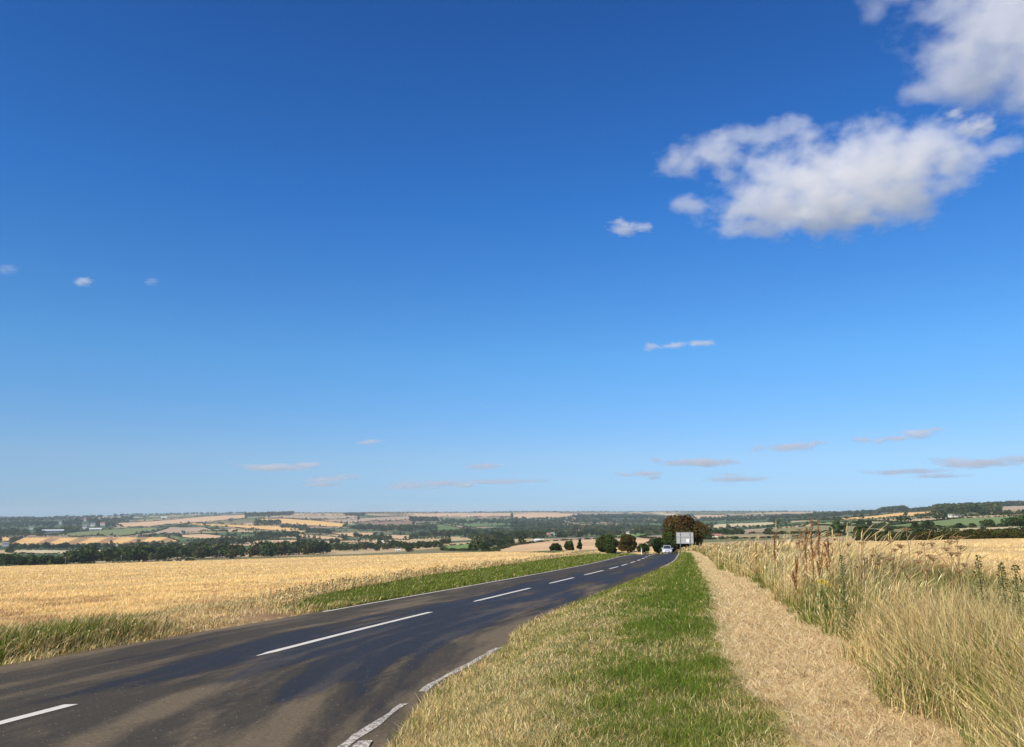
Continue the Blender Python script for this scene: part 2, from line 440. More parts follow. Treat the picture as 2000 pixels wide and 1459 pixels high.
dk = n.new('ShaderNodeVectorMath'); dk.operation = 'SCALE'; l.new(cs.outputs[0], dk.inputs[0]); l.new(maprange(n, l, pfac, 0, 1, 1.05, .5), dk.inputs['Scale']); cs = dk
vo = n.new('ShaderNodeTexVoronoi'); vo.inputs['Scale'].default_value = 26; l.new(tc.outputs['Position'], vo.inputs['Vector'])
vsp = n.new('ShaderNodeSeparateColor'); l.new(vo.outputs['Color'], vsp.inputs[0])
ch1 = maprange(n, l, vo.outputs['Distance'], .16, .24, 1, 0); ch2 = maprange(n, l, vsp.outputs[0], .95, .955, 0, 1)
chm = n.new('ShaderNodeMath'); chm.operation = 'MULTIPLY'; l.new(ch1, chm.inputs[0]); l.new(ch2, chm.inputs[1])
c2 = mixc(n, l, chm.outputs[0], (0, 0, 0), (.42, .38, .31)); l.new(cs.outputs[0], c2.node.inputs[6])
bs = n.new('ShaderNodeBsdfPrincipled'); l.new(c2, bs.inputs['Base Color'])
rr_ = maprange(n, l, pfac, 0, 1, .95, .58); bs.inputs['Specular IOR Level'].default_value = .26; l.new(rr_, bs.inputs['Roughness'])
bp = n.new('ShaderNodeBump'); bp.inputs['Strength'].default_value = .7; bp.inputs['Distance'].default_value = .012
l.new(grit.outputs[0], bp.inputs['Height']); l.new(bp.outputs[0], bs.inputs['Normal'])
mo = n.new('ShaderNodeOutputMaterial'); l.new(bs.outputs[0], mo.inputs[0])
xc = road_c(ry)
rd = strip_mesh('road', ry, xc - road_l(ry), xc + road_r(ry), 64, .02, rm, ragged=.12)
rc_ = np.zeros(len(rd.data.vertices) * 3); rd.data.vertices.foreach_get('co', rc_); rc_ = rc_.reshape(-1, 3)
s_ = rc_[:, 0] - road_c(rc_[:, 1])
div = sm(-1.5, 4.0, s_) * 1.7 * np.clip((18 - rc_[:, 1]) / 9, 0, 3) ** 1.5        # tyre tracks swing out towards the near edge
swing = sm(-.5, -4, s_) * 1.0 * np.exp(-((rc_[:, 1] - 21) / 5) ** 2)              # and turn in from the field gateway
la = np.stack([s_ - div + swing, rc_[:, 1], rc_[:, 1] * 0], -1)
rd.data.attributes.new('lane', 'FLOAT_VECTOR', 'POINT').data.foreach_set('vector', la.ravel())
ta = np.exp(-((s_ - .1) / 1.7) ** 2) * sm(10, 15, rc_[:, 1]) * (1 - .6 * sm(40, 60, rc_[:, 1])) + .9 * np.exp(-((s_ - 2.6) / .9) ** 2) * sm(9, 12, rc_[:, 1]) + .15 * sm(55, 75, rc_[:, 1])
sp = la[:, 0]
bands = sum(a_ * np.exp(-((sp - c_) / w_) ** 2) for c_, w_, a_ in ((.7, .16, .20), (1.25, .12, .14), (2.0, .20, .22), (2.7, .14, .16), (-1.5, .18, .14), (-2.3, .2, .12)))
eg = (bands - .05) * sm(30, 18, rc_[:, 1]) + .20 * sm(.9, .1, np.minimum(road_r(rc_[:, 1]) - s_, s_ + road_l(rc_[:, 1]))) * (1 - sm(22, 30, rc_[:, 1])) - .16 * sm(24, 50, rc_[:, 1])
rd.data.attributes.new('dust', 'FLOAT', 'POINT').data.foreach_set('value', eg)
rd.data.attributes.new('tar', 'FLOAT', 'POINT').data.foreach_set('value', ta)

pm, n, l = new_mat('road_paint')
g = n.new('ShaderNodeNewGeometry')
w1 = noise_node(n, l, g.outputs['Position'], 28, 6, .8)
bs = n.new('ShaderNodeBsdfPrincipled'); bs.inputs['Roughness'].default_value = .7
l.new(mixc(n, l, maprange(n, l, w1.outputs[0], .56, .70, 0, 1), (.62, .58, .50), (.13, .11, .09)), bs.inputs['Base Color'])
mo = n.new('ShaderNodeOutputMaterial'); l.new(bs.outputs[0], mo.inputs[0])
pw, n, l = new_mat('worn_road_paint')
g = n.new('ShaderNodeNewGeometry')
w1 = noise_node(n, l, g.outputs['Position'], 22, 6, .85)
bs = n.new('ShaderNodeBsdfPrincipled'); bs.inputs['Roughness'].default_value = .8
l.new(mixc(n, l, maprange(n, l, w1.outputs[0], .44, .56, 0, 1), (.62, .57, .48), (.10, .085, .065)), bs.inputs['Base Color'])
mo = n.new('ShaderNodeOutputMaterial'); l.new(bs.outputs[0], mo.inputs[0])

def mark(y0, y1, off0, off1, w, mat, name='road_marking', ragged=0.0, taper=0.0):
    ys = np.linspace(y0, y1, max(4, int((y1 - y0) / .25)))
    c = road_c(ys) + np.linspace(off0, off1, len(ys))
    ww = np.full(len(ys), w)
    if taper: ww = ww * np.clip((ys - y0) / taper, .25, 1)
    return strip_mesh(name, ys, c - ww / 2, c + ww / 2, 3, .026, mat, ragged=ragged)
for y0, y1 in [(3.5, 10.9), (15.3, 24.2), (28.1, 35.7), (39.3, 45.2), (48.3, 55.2), (58, 63), (65, 69.5), (72.3, 77), (80, 84.5), (87.5, 92), (95, 99.5), (103, 108), (111, 116), (119, 124)]:
    mark(y0, y1, 0, 0, .19, pm, taper=.5, ragged=.02)
ys = np.linspace(25.5, 200, 420)
c = road_c(ys) - road_l(ys)
strip_mesh('road_edge_line', ys, c + .16, c + .30, 3, .026, pm, ragged=.03)
for y0, y1 in [(5, 10.3), (11.1, 15.5), (57, 200)]:
    ys = np.linspace(y0, y1, max(8, int((y1 - y0) * 4)))
    c = road_c(ys) + road_r(ys) if y0 > 16 else .2826 * ys + interp(ys, [(5, -3.72), (8.3, -3.98), (11.9, -4.42), (15.5, -4.62)]) + .2
    strip_mesh('road_edge_line', ys, c - (.27 if y0 < 16 else .30), c - .15, 3, .026, pw, ragged=.08 if y0 < 16 else .03)
# a short broken piece of old line by the verge
ys = np.linspace(6.5, 8.4, 14); c = road_c(ys) + road_r(ys)
strip_mesh('road_marking', ys, c - .42, c - .24, 3, .034, pw, ragged=.1)
print('road', round(time.time() - T0, 1))
# ------------------------------------------------------------------ foliage
def leaf_mat(name, trans=.3, rough=.8, spread=(.6, 1.5)):
    m, n, l = new_mat(name)
    a = n.new('ShaderNodeAttribute'); a.attribute_name = 'Col'
    d = n.new('ShaderNodeBsdfDiffuse'); t = n.new('ShaderNodeBsdfTranslucent')
    l.new(a.outputs['Color'], d.inputs['Color']); l.new(a.outputs['Color'], t.inputs['Color'])
    x = n.new('ShaderNodeMixShader'); x.inputs[0].default_value = trans
    l.new(d.outputs[0], x.inputs[1]); l.new(t.outputs[0], x.inputs[2])
    o = n.new('ShaderNodeOutputMaterial'); l.new(x.outputs[0], o.inputs[0])
    return m
LEAF = leaf_mat('leaves', .25)
GRASS = leaf_mat('grass_blades', .35)
def simple_mat(name, col, rough=.8, metal=0.0, spec=.3, bump=0.0, scale=8.0, var=.25):
    m, n, l = new_mat(name)
    g = n.new('ShaderNodeTexCoord')
    t = noise_node(n, l, g.outputs['Object'], scale, 5, .65)
    b = n.new('ShaderNodeBsdfPrincipled'); b.inputs['Roughness'].default_value = rough; b.inputs['Metallic'].default_value = metal
    b.inputs['Specular IOR Level'].default_value = spec
    v = n.new('ShaderNodeVectorMath'); v.operation = 'SCALE'; v.inputs[0].default_value = col
    l.new(maprange(n, l, t.outputs[0], .3, .7, 1 - var, 1 + var), v.inputs['Scale']); l.new(v.outputs[0], b.inputs['Base Color'])
    if bump:
        p = n.new('ShaderNodeBump'); p.inputs['Strength'].default_value = bump; p.inputs['Distance'].default_value = .02
        l.new(t.outputs[0], p.inputs['Height']); l.new(p.outputs[0], b.inputs['Normal'])
    o = n.new('ShaderNodeOutputMaterial'); l.new(b.outputs[0], o.inputs[0])
    return m
BARK = simple_mat('bark', (.10, .075, .05), .95, bump=.8, scale=3)

def leaf_quads(P, size, rng, cols, flat=.0):
    """one bent leaf clump (two triangles) at each point of P"""
    N = len(P)
    a = rng.normal(size=(N, 3)); a /= np.linalg.norm(a, axis=1)[:, None]
    b = rng.normal(size=(N, 3)); b -= (b * a).sum(1)[:, None] * a; b /= np.linalg.norm(b, axis=1)[:, None]
    s = (size * rng.uniform(.6, 1.35, N))[:, None]
    co = np.stack([P - a * s, P + b * s * .55, P + a * s, P - b * s * .5], 1).reshape(-1, 3)
    f = np.arange(N * 4).reshape(N, 4)
    return co, f, np.repeat(cols, 4, 0)

def crown_points(lumps, n, rng, shell=.55):
    """points through a set of ellipsoid lumps, denser to the outside"""
    vol = np.array([l[1][0] * l[1][1] * l[1][2] for l in lumps]) ** .75
    k = rng.choice(len(lumps), n, p=vol / vol.sum())
    d = rng.normal(size=(n, 3)); d /= np.linalg.norm(d, axis=1)[:, None]
    rad = rng.uniform(shell ** 3, 1.08, n) ** (1 / 3)
    C = np.array([l[0] for l in lumps])[k]; Rr = np.array([l[1] for l in lumps])[k]
    return C + d * rad[:, None] * Rr, k, d

def crown_arrays(h, w, rng, n, leaf, base_col, hue=.25, trunk=.18, lumps_n=9, conic=False, second=None):
    lumps = []
    for i in range(lumps_n):
        t = (i + .5) / lumps_n
        zc = h * (trunk + (1 - trunk) * (.15 + .7 * t))
        prof = (1 - t) * .9 + .12 if conic else math.sqrt(max(.08, 1 - (2 * (t - .42)) ** 2 * .8))
        ang = i * 2.4 + rng.uniform(0, .8); rad = w * .5 * prof * rng.uniform(.30, .74)
        rr = w * .5 * rng.uniform(.26, .52) * (.65 + .35 * prof)
        lumps.append(((rad * math.cos(ang), rad * math.sin(ang), zc), (rr, rr, min(rr * rng.uniform(.7, 1.0), h * .3))))
    lumps.append(((0, 0, h * (trunk + (1 - trunk) * .48)), (w * .3 * (.6 if conic else 1), w * .3 * (.6 if conic else 1), h * (1 - trunk) * .44)))
    P, k, d = crown_points(lumps, n, rng)
    P[:, 2] = np.maximum(P[:, 2], h * trunk * .35 + rng.uniform(0, .08 * h, n))
    tone = rng.uniform(.6, 1.3, len(lumps))[k][:, None] * rng.uniform(.7, 1.35, n)[:, None]
    c = np.array(base_col)[None] * tone
    if second is not None:
        q = second[1] if len(second) < 3 else second[1] + second[2] * (.5 - P[:, 2] / h)
        m = rng.uniform(size=n) < q
        c[m] = np.array(second[0]) * tone[m]
    c[:, 0] *= 1 + hue * rng.uniform(-1, 1, n)
    co, f, cc = leaf_quads(P, leaf, rng, c)
    return co, f, cc, lumps

def tube(pts, rad, sides=6):
    pts = np.array(pts, float); co, fa = [], []
    for i, p in enumerate(pts):
        d = pts[min(i + 1, len(pts) - 1)] - pts[max(i - 1, 0)]; d /= np.linalg.norm(d) + 1e-9
        u = np.cross(d, (0, 0, 1.0)) if abs(d[2]) < .9 else np.cross(d, (1.0, 0, 0))
        u /= np.linalg.norm(u); v = np.cross(d, u)
        for s in range(sides):
            a = 2 * math.pi * s / sides
            co.append(p + (u * math.cos(a) + v * math.sin(a)) * rad[i])
    for i in range(len(pts) - 1):
        for s in range(sides):
            t = (s + 1) % sides
            fa.append((i * sides + s, i * sides + t, (i + 1) * sides + t, (i + 1) * sides + s))
    n_ = len(co); co.append(pts[-1]); 
    return np.array(co), np.array(fa)
def join(parts):
    co, fa, cc, k = [], [], [], 0
    for p in parts:
        co.append(p[0]); fa.append(p[1] + k); k += len(p[0])
        if len(p) > 2: cc.append(p[2])
    return np.concatenate(co), np.concatenate(fa), (np.concatenate(cc) if cc else None)

def trunk_mesh(h, lumps, parent, rng, r0=None):
    r0 = r0 or h * .03
    parts = [tube([(0, 0, -.3), (.02 * h, .01 * h, h * .25), (0, .02 * h, h * .5), (.03 * h, 0, h * .72)], [r0 * 1.3, r0, r0 * .7, r0 * .3])]
    for c, r in lumps[:6]:
        c = np.array(c); s = np.array((0.01 * h, .01 * h, h * rng.uniform(.2, .4)))
        parts.append(tube([s, (s + c) / 2 + (0, 0, h * .03), c], [r0 * .5, r0 * .35, r0 * .15], 5))
    co, fa, _ = join(parts)
    return mesh_np('trunk', co, [fa], BARK, parent=parent, smooth=True)

def empty(name, loc, rz=0.0):
    o = bpy.data.objects.new(name, None); o.empty_display_size = .3
    o.location = loc; o.rotation_euler = (0, 0, rz); COL.objects.link(o); return o

def big_tree(name, label, cat, x, y, h, w, col, seed, n=5000, leaf=.25, trunk=.12, conic=False, second=None, group=None, lumps_n=11):
    rng = np.random.default_rng(seed)
    o = empty(name, (x, y, float(terrain(x, y)) - .05))
    co, f, cc, lm = crown_arrays(h, w, rng, n, leaf, col, trunk=trunk, conic=conic, second=second, lumps_n=lumps_n)
    mesh_np('crown', co, [f], LEAF, cc, parent=o)
    trunk_mesh(h, lm, o, rng)
    tag(o, label, cat, group)
    return o
GR = (.06, .085, .022); DG = (.038, .058, .018); RU = (.098, .062, .024); OL = (.085, .085, .028)

def px_tree(name, label, cat, u, top, bottom, wpx, r, col, seed, **k):
    x, y, z = at_r(u, r)
    dep = r / F
    b = EYE + r * ray(u, bottom)[2] / math.hypot(*ray(u, bottom)[:2])
    t = EYE + r * ray(u, top)[2] / math.hypot(*ray(u, top)[:2])
    return big_tree(name, label, cat, x, y, max(.5, t - z), wpx * dep, col, seed, **k)

px_tree('hawthorn_tree', 'broad rounded reddish brown hawthorn behind the grey sign', 'tree', 1338, 1003, 1078, 88, 172, RU, 1, n=15000, leaf=.24, trunk=.06, second=((.05, .065, .018), .46, 1.0), lumps_n=18)
px_tree('shrub', 'tall green shrub between the silver car and the sign', 'shrub', 1306, 1036, 1082, 34, 163, GR, 2, n=5000, leaf=.2, trunk=.04, second=(DG, .3))
px_tree('shrub', 'dark green shrub just behind the roof of the silver car', 'shrub', 1286, 1047, 1080, 26, 178, DG, 3, n=4000, leaf=.2, trunk=.04)
px_tree('bush', 'small dark bush at the bend where the road disappears', 'bush', 1259, 1058, 1080, 15, 200, DG, 4, n=1500, leaf=.22, trunk=.04)
px_tree('roadside_tree', 'rounded dark green tree, the wider of a pair beyond the dry verge', 'tree', 1185, 1041, 1072, 52, 240, GR, 5, n=6500, leaf=.3, trunk=.06)
px_tree('roadside_tree', 'olive brown tree close beside the rounded dark green one', 'tree', 1226, 1041, 1073, 42, 236, (.10, .08, .03), 6, n=5000, leaf=.3, trunk=.06, second=(OL, .4))
px_tree('bush', 'low dark green bush spreading at the edge of the pale field', 'bush', 1085, 1062, 1077, 30, 290, DG, 7, n=2200, leaf=.35, trunk=.03)
px_tree('bush', 'rounded green bush next to the low spreading one at the pale field edge', 'bush', 1112, 1056, 1076, 22, 290, GR, 8, n=2200, leaf=.35, trunk=.03)
px_tree('young_conifer', 'small pointed tree standing alone in front of the pale field', 'tree', 1132, 1052, 1073, 11, 290, DG, 9, n=1200, leaf=.3, trunk=.05, conic=True)
px_tree('bush', 'low scrubby green bush between the pair of trees and the bend', 'bush', 1254, 1061, 1080, 26, 232, GR, 10, n=1600, leaf=.3, trunk=.02)
# hedge along the top of the right-hand field
def hedge(label, u0, u1, r0, r1, top0, top1, col, second, seed, n, depth=2.2):
    rng = np.random.default_rng(seed)
    xa, ya, za = at_r(u0, r0); xb, yb, zb = at_r(u1, r1)
    N = max(6, int(math.hypot(xb - xa, yb - ya) / 2.2)); lumps = []
    for i in range(N):
        t = (i + rng.uniform(.2, .8)) / N
        x, y = xa + (xb - xa) * t, ya + (yb - ya) * t
        u = u0 + (u1 - u0) * t; r = math.hypot(x, y); z = float(terrain(x, y))
        tv = top0 + (top1 - top0) * t; d = ray(u, tv)
        h = (EYE + r * d[2] / math.hypot(d[0], d[1]) - z) * rng.uniform(.9, 1.08)
        lumps.append(((x - xa, y - ya, z - za + h * .5), (1.9, depth * .6, h * .52)))
        lumps.append(((x - xa + rng.uniform(-1, 1), y - ya, z - za + h * .3), (1.6, depth * .6, h * .35)))
    P, k, d = crown_points(lumps, n, rng, .5)
    tone = rng.uniform(.6, 1.3, len(lumps))[k][:, None] * rng.uniform(.7, 1.35, n)[:, None]
    c = np.array(col)[None] * tone
    m = rng.uniform(size=n) < second[1]; c[m] = np.array(second[0]) * tone[m]
    co, f, cc = leaf_quads(P, .32, rng, c)
    o = mesh_np('hedge', co, [f], LEAF, cc, loc=(xa, ya, za))
    return tag(o, label, 'hedge')
hedge('brown-tinged clipped hedge running along the top of the golden field', 1783, 2090, 262, 246, 1039, 1029, (.075, .06, .022), (GR, .4), 21, 26000)
hedge('greener stretch of hedge between the dark bush and the brown-tinged hedge', 1712, 1783, 278, 262, 1037, 1040, (.04, .062, .018), (DG, .3), 22, 8000)
px_tree('bush', 'tall dark green bush at the near end of the field hedge', 'bush', 1685, 1029, 1054, 42, 280, DG, 23, n=6000, leaf=.32, trunk=.03, second=(GR, .3))
for k_, (u, b, t, w, lab) in enumerate([
    (1682, 1026, 1016, 15, 'small round dark tree before the olive field, the wider of two close together'),
    (1698, 1026, 1017, 8, 'narrow round dark tree beside the wider one on the olive field edge'),
    (1788, 1034, 1022, 15, 'round dark tree at the green field edge, slightly smaller neighbour of the bigger one'),
    (1812, 1034, 1019, 21, 'big round dark tree at the near edge of the green field'),
    (1801, 1034, 1027, 10, 'low dark bush squeezed between the two round trees on the green field'),
    (1874, 1031, 1024, 14, 'low wide dark bush standing by itself at the green field edge'),
    (1900, 1030, 1024, 11, 'small dark bush between the low wide bush and the domed tree'),
    (1932, 1029, 1018, 23, 'domed dark tree at the green field edge near the dark corner trees'),
    (1978, 1028, 1014, 34, 'large spreading dark tree at the far end of the green field edge'),
    (2004, 1030, 1010, 30, 'tall dark tree cut by the edge of the view beside the green field')]):
    x, y = at(u, b, rmin=330); r = math.hypot(x, y)
    big_tree('field_tree', lab, 'tree', x, y, (b - t) * r / F * 1.05, w * r / F, DG, 40 + k_, n=1100, leaf=max(.3, .0012 * r), trunk=.08, second=(GR, .3), group='trees along the green field')

# ------------------------------------------------------------------ valley trees, woods and hedgerows
def proto(seed, n, leaf, col):
    rng = np.random.default_rng(seed)
    co, f, cc, lm = crown_arrays(1.0, 1.0, rng, n, leaf, col, trunk=.03, lumps_n=7)
    return co, f, cc
PR = [proto(100 + i, 330, .085, c) for i, c in enumerate([DG, (.045, .07, .022), (.055, .08, .026), (.04, .06, .022), (.065, .09, .028), (.09, .095, .035)])]
PRL = [proto(200 + i, 60, .17, c) for i, c in enumerate([DG, (.045, .07, .022), (.055, .08, .026), (.04, .06, .022), (.065, .09, .028), (.09, .095, .035)])]
# each zone: the tree line or wood seen in the photograph: (base line points, spread in v, number, height in photo pixels, words, wide?)
ZONES = [
    ([(0, 1108), (60, 1108), (130, 1107)], 5, 16, (14, 22), 'dark tree massed low beyond the golden field in the valley'),
    ([(130, 1103), (200, 1101), (310, 1097)], 4, 17, (20, 36), 'tall dark tree of the first tree belt below the striped field'),
    ([(315, 1094), (380, 1094), (480, 1092)], 4, 17, (20, 32), 'broad dark tree in the belt above the middle of the golden field edge'),
    ([(490, 1090), (560, 1088), (640, 1084)], 5, 20, (18, 30), 'tree of the dark wood behind the long golden field'),
    ([(500, 1076), (580, 1068), (660, 1064)], 3, 14, (9, 14), 'tree in the line behind the dark wood'),
    ([(640, 1080), (730, 1077), (800, 1076)], 5, 24, (11, 19), 'dark tree of the wood next to the bright green field'),
    ([(795, 1079), (800, 1079)], 1, 1, (12, 13), 'single dark tree standing in the pale band at the golden field edge'),
    ([(800, 1075), (850, 1070), (880, 1062)], 4, 16, (9, 15), 'dark green tree on the near side of the bright green field'),
    ([(920, 1078), (960, 1072), (1000, 1064)], 5, 18, (10, 20), 'dark tree on the far side of the bright green field'),
    ([(925, 1060), (1000, 1056), (1080, 1052)], 5, 30, (10, 18), 'dark green tree of the wooded valley floor behind the pale slope'),
    ([(1080, 1052), (1180, 1047), (1290, 1044)], 5, 30, (8, 14), 'dark tree behind the pale slope leading to the hawthorn'),
    ([(15, 1073), (110, 1073), (230, 1072), (300, 1072)], 2, 30, (7, 13), 'tree in the dark line directly below the striped field'),
    ([(240, 1084), (280, 1080), (320, 1076)], 4, 10, (12, 20), 'dark tree beside the small green field'),
    ([(330, 1076), (420, 1068), (500, 1062)], 5, 26, (8, 15), 'dark tree in the tangle of pale strips and hedges'),
    ([(1390, 1046), (1420, 1045), (1455, 1044)], 2, 10, (9, 14), 'dark green tree of the clump by the red roofed shed'),
    ([(800, 1054), (860, 1050), (930, 1046)], 5, 22, (8, 14), 'tree in the wooded slope above the bright green field'),
]
DEEP = [  # farther woods, merged into one mass: base line, spread, number, height px
    ([(0, 1046), (120, 1041), (220, 1028)], 7, 260, (4, 8)), ([(0, 1030), (130, 1026), (260, 1018)], 7, 280, (3, 6)), ([(0, 1018), (200, 1013)], 4, 160, (2.5, 5)),
    ([(220, 1008), (350, 1006), (480, 1001)], 1.2, 90, (2.5, 5)), ([(478, 1008), (520, 1008), (573, 1005)], 3.5, 150, (4, 6.5)), ([(675, 1007), (712, 1007)], 1.5, 50, (4, 6)),
    ([(803, 1018), (855, 1018)], 3, 90, (5, 8)), ([(573, 1003), (700, 1003), (1000, 1000.5), (1250, 1000.5), (1500, 1000), (1600, 1000)], .6, 420, (1.5, 3)),
    ([(690, 1035), (750, 1036), (810, 1036)], 3, 60, (6, 11)), ([(780, 1036), (850, 1034)], 3, 60, (5, 10)), ([(500, 1024), (545, 1024)], 2, 26, (6, 9)), ([(550, 1031), (600, 1032)], 2, 24, (5, 8)),
    ([(600, 1040), (645, 1042)], 2, 22, (6, 10)), ([(500, 1050), (580, 1048)], 3, 34, (6, 11)), ([(570, 1036), (640, 1038)], 1.5, 24, (3, 6)), ([(690, 1050), (760, 1056)], 3, 24, (5, 9)),
    ([(870, 1022), (1000, 1022), (1100, 1026)], 5, 200, (4, 7)), ([(1000, 1030), (1100, 1035), (1300, 1036)], 6, 300, (5, 9)), ([(850, 1046), (1000, 1044), (1100, 1044)], 5, 150, (6, 10)),
    ([(1000, 1018), (1120, 1020), (1300, 1022)], 5, 260, (3, 6)), ([(1120, 1012), (1250, 1012), (1300, 1016)], 5, 300, (3, 5)), ([(1370, 1018), (1500, 1014), (1600, 1010)], 5, 260, (3, 6)),
    ([(1380, 1035), (1500, 1030), (1580, 1026)], 1.5, 45, (3, 6)), ([(1590, 1008), (1650, 1006), (1720, 1003)], 2.5, 200, (4, 7)), ([(1716, 1001), (1768, 999)], 2.5, 150, (7, 11)),
    ([(1765, 1000), (1830, 995)], 1.5, 110, (4, 6)), ([(1825, 1001), (1950, 999)], 5, 420, (8, 12)), ([(1830, 992), (1930, 990), (2060, 985)], 2.5, 300, (5, 9)),
    ([(1680, 1018), (1780, 1015), (1900, 1008), (2060, 1003)], 1.0, 90, (2.5, 5)), ([(1640, 1026), (1700, 1020)], 1.5, 30, (3, 5)), ([(1500, 1018), (1640, 1016)], 1.5, 60, (2.5, 5)),
]
HOUSES = [(11, 1067, 9), (61, 1034, 5), (103, 1039, 30), (117, 1024, 5), (166, 1018, 5), (165, 1034, 8), (181, 1028, 8), (186, 1036, 18), (200, 1026, 8), (320, 1013, 10), (750, 1060, 9), (777, 1076, 9),
          (916, 1008, 5), (1079, 1047, 9), (1070, 1046, 6), (1053, 1058, 17), (1226, 1044, 7), (1394, 1048, 28), (1856, 1010, 7), (1870, 1010, 9)]
def blocks(u, v):
    return any(abs(u - a) < w * .5 + 4 and b - 2 < v < b + 12 for a, b, w in HOUSES)
def along(pts, t):
    p = np.array(pts, float); L = np.concatenate([[0], np.cumsum(np.hypot(*np.diff(p, axis=0).T))])
    return np.interp(t * L[-1], L, p[:, 0]), np.interp(t * L[-1], L, p[:, 1])
rng = np.random.default_rng(99)
protos_obj = []
def valley_tree(first, k, x, y, z, h, w, rz):
    if first[k] is None:
        co, f, cc = PR[k]
        first[k] = mesh_np('valley_tree', co, [f], LEAF, cc); o = first[k]
    else:
        o = first[k].copy(); COL.objects.link(o)
    o.location = (x, y, z); o.scale = (w, w, h); o.rotation_euler = (0, 0, rz)
    return o
first = [None] * len(PR); stuff = []; ntree = 0
for pts, sp, num, (h0, h1), words in ZONES:
    zone = []
    for i in range(num):
        u, v = along(pts, (i + rng.uniform(.1, .9)) / num)
        v = v - rng.uniform(0, 1) * sp
        if blocks(u, v): continue
        x, y, z = at3(u + rng.uniform(-2, 2), v, rmin=420)
        r = math.hypot(x, y); h = min(rng.uniform(h0, h1) * r / F, 26); w = h * rng.uniform(1.0, 1.6)
        o = valley_tree(first, int(rng.integers(len(PR))), x, y, z - .3, h, w, rng.uniform(0, 6.28)); ntree += 1
        tag(o, words, 'tree', 'trees like the ' + words); zone.append((o, u, h / r))
    if len(zone) > 4:
        big_ = max(zone, key=lambda q: q[2]); lo_ = min(zone, key=lambda q: q[1]); hi_ = max(zone, key=lambda q: q[1])
        short = words.split(' ', 1)[1] if words.split()[0] in ('dark', 'tall', 'broad') else words
        lo_[0]['label'] = 'leftmost ' + short; hi_[0]['label'] = 'rightmost ' + short
        if big_ is not lo_ and big_ is not hi_: big_[0]['label'] = 'tallest ' + short
for pts, sp, num, (h0, h1) in DEEP:
    for i in range(num):
        u, v = along(pts, (i + rng.uniform(0, 1)) / num)
        v = v + rng.uniform(-1, .3) * sp
        if blocks(u, v): continue
        x, y, z = at3(u + rng.uniform(-2, 2), v, rmin=420)
        r = math.hypot(x, y); h = min(rng.uniform(h0, h1) * r / F, 24); stuff.append((x, y, z - .3, h * rng.uniform(1, 1.7), h, 0))
# hedgerows along the field edges
for P, c in FW:
    if c == (.34, .21, .10): continue
    Q = np.concatenate([P, P[:1]]); seg = np.hypot(*np.diff(Q, axis=0).T); L = np.concatenate([[0], np.cumsum(seg)])
    r = np.hypot(*P.T).mean(); step = max(7.0, r * .0032)
    for t in np.arange(0, L[-1], step):
        if rng.uniform() < .22: continue
        x, y = np.interp(t, L, Q[:, 0]), np.interp(t, L, Q[:, 1])
        if math.hypot(x, y) < 420: continue
        x += rng.uniform(-2, 2); y += rng.uniform(-2, 2)
        big = rng.uniform() < (.10 if r > 1800 else .03)
        h = rng.uniform(7, 12) if big else rng.uniform(1.5, 2.8) + r * .0002
        stuff.append((x, y, float(terrain(x, y)) - .3, h * rng.uniform(.9, 1.3) if big else step * rng.uniform(.8, 1.3), h, 0))
for i in range(1700):   # scattered trees on the hedges of the plain
    u, v = rng.uniform(-150, 2150), rng.uniform(1003, 1062)
    x, y = at(u, v, rmin=900); r = math.hypot(x, y)
    if v > 1000 + interp(u, [(0, 62), (1000, 52), (1350, 40), (1480, 14), (2000, 6)]): continue
    a = rng.uniform(0, 6.28); L_ = rng.integers(1, 14); hh = rng.uniform(3, 10)
    for q in range(L_):
        xx, yy = x + q * 9 * math.cos(a), y + q * 9 * math.sin(a)
        if any(inpoly(np.array([xx]), np.array([yy]), P)[0] for P, c in FW): break
        stuff.append((xx, yy, float(terrain(xx, yy)) - .3, rng.uniform(7, 12), hh * rng.uniform(.7, 1.2), 0))
def merge(name, items, protos):
    cos, fas, ccs, k = [], [], [], 0
    for (x, y, z, w, h, _) in items:
        co, f, cc = protos[int(rng.integers(len(protos)))]
        a = rng.uniform(0, 6.28); ca, sa = math.cos(a), math.sin(a)
        q = np.stack([(co[:, 0] * ca - co[:, 1] * sa) * w + x, (co[:, 0] * sa + co[:, 1] * ca) * w + y, co[:, 2] * h + z], -1)
        cos.append(q); fas.append(f + k); ccs.append(cc * rng.uniform(.8, 1.2)); k += len(co)
    return mesh_np(name, np.concatenate(cos), [np.concatenate(fas)], LEAF, np.concatenate(ccs))
o = merge('distant_woods', stuff, PRL)
tag(o, 'dark far-off woods and hedgerows spread over the valley and skyline', 'woodland', kind='stuff')
print('trees', ntree, len(stuff), round(time.time() - T0, 1))
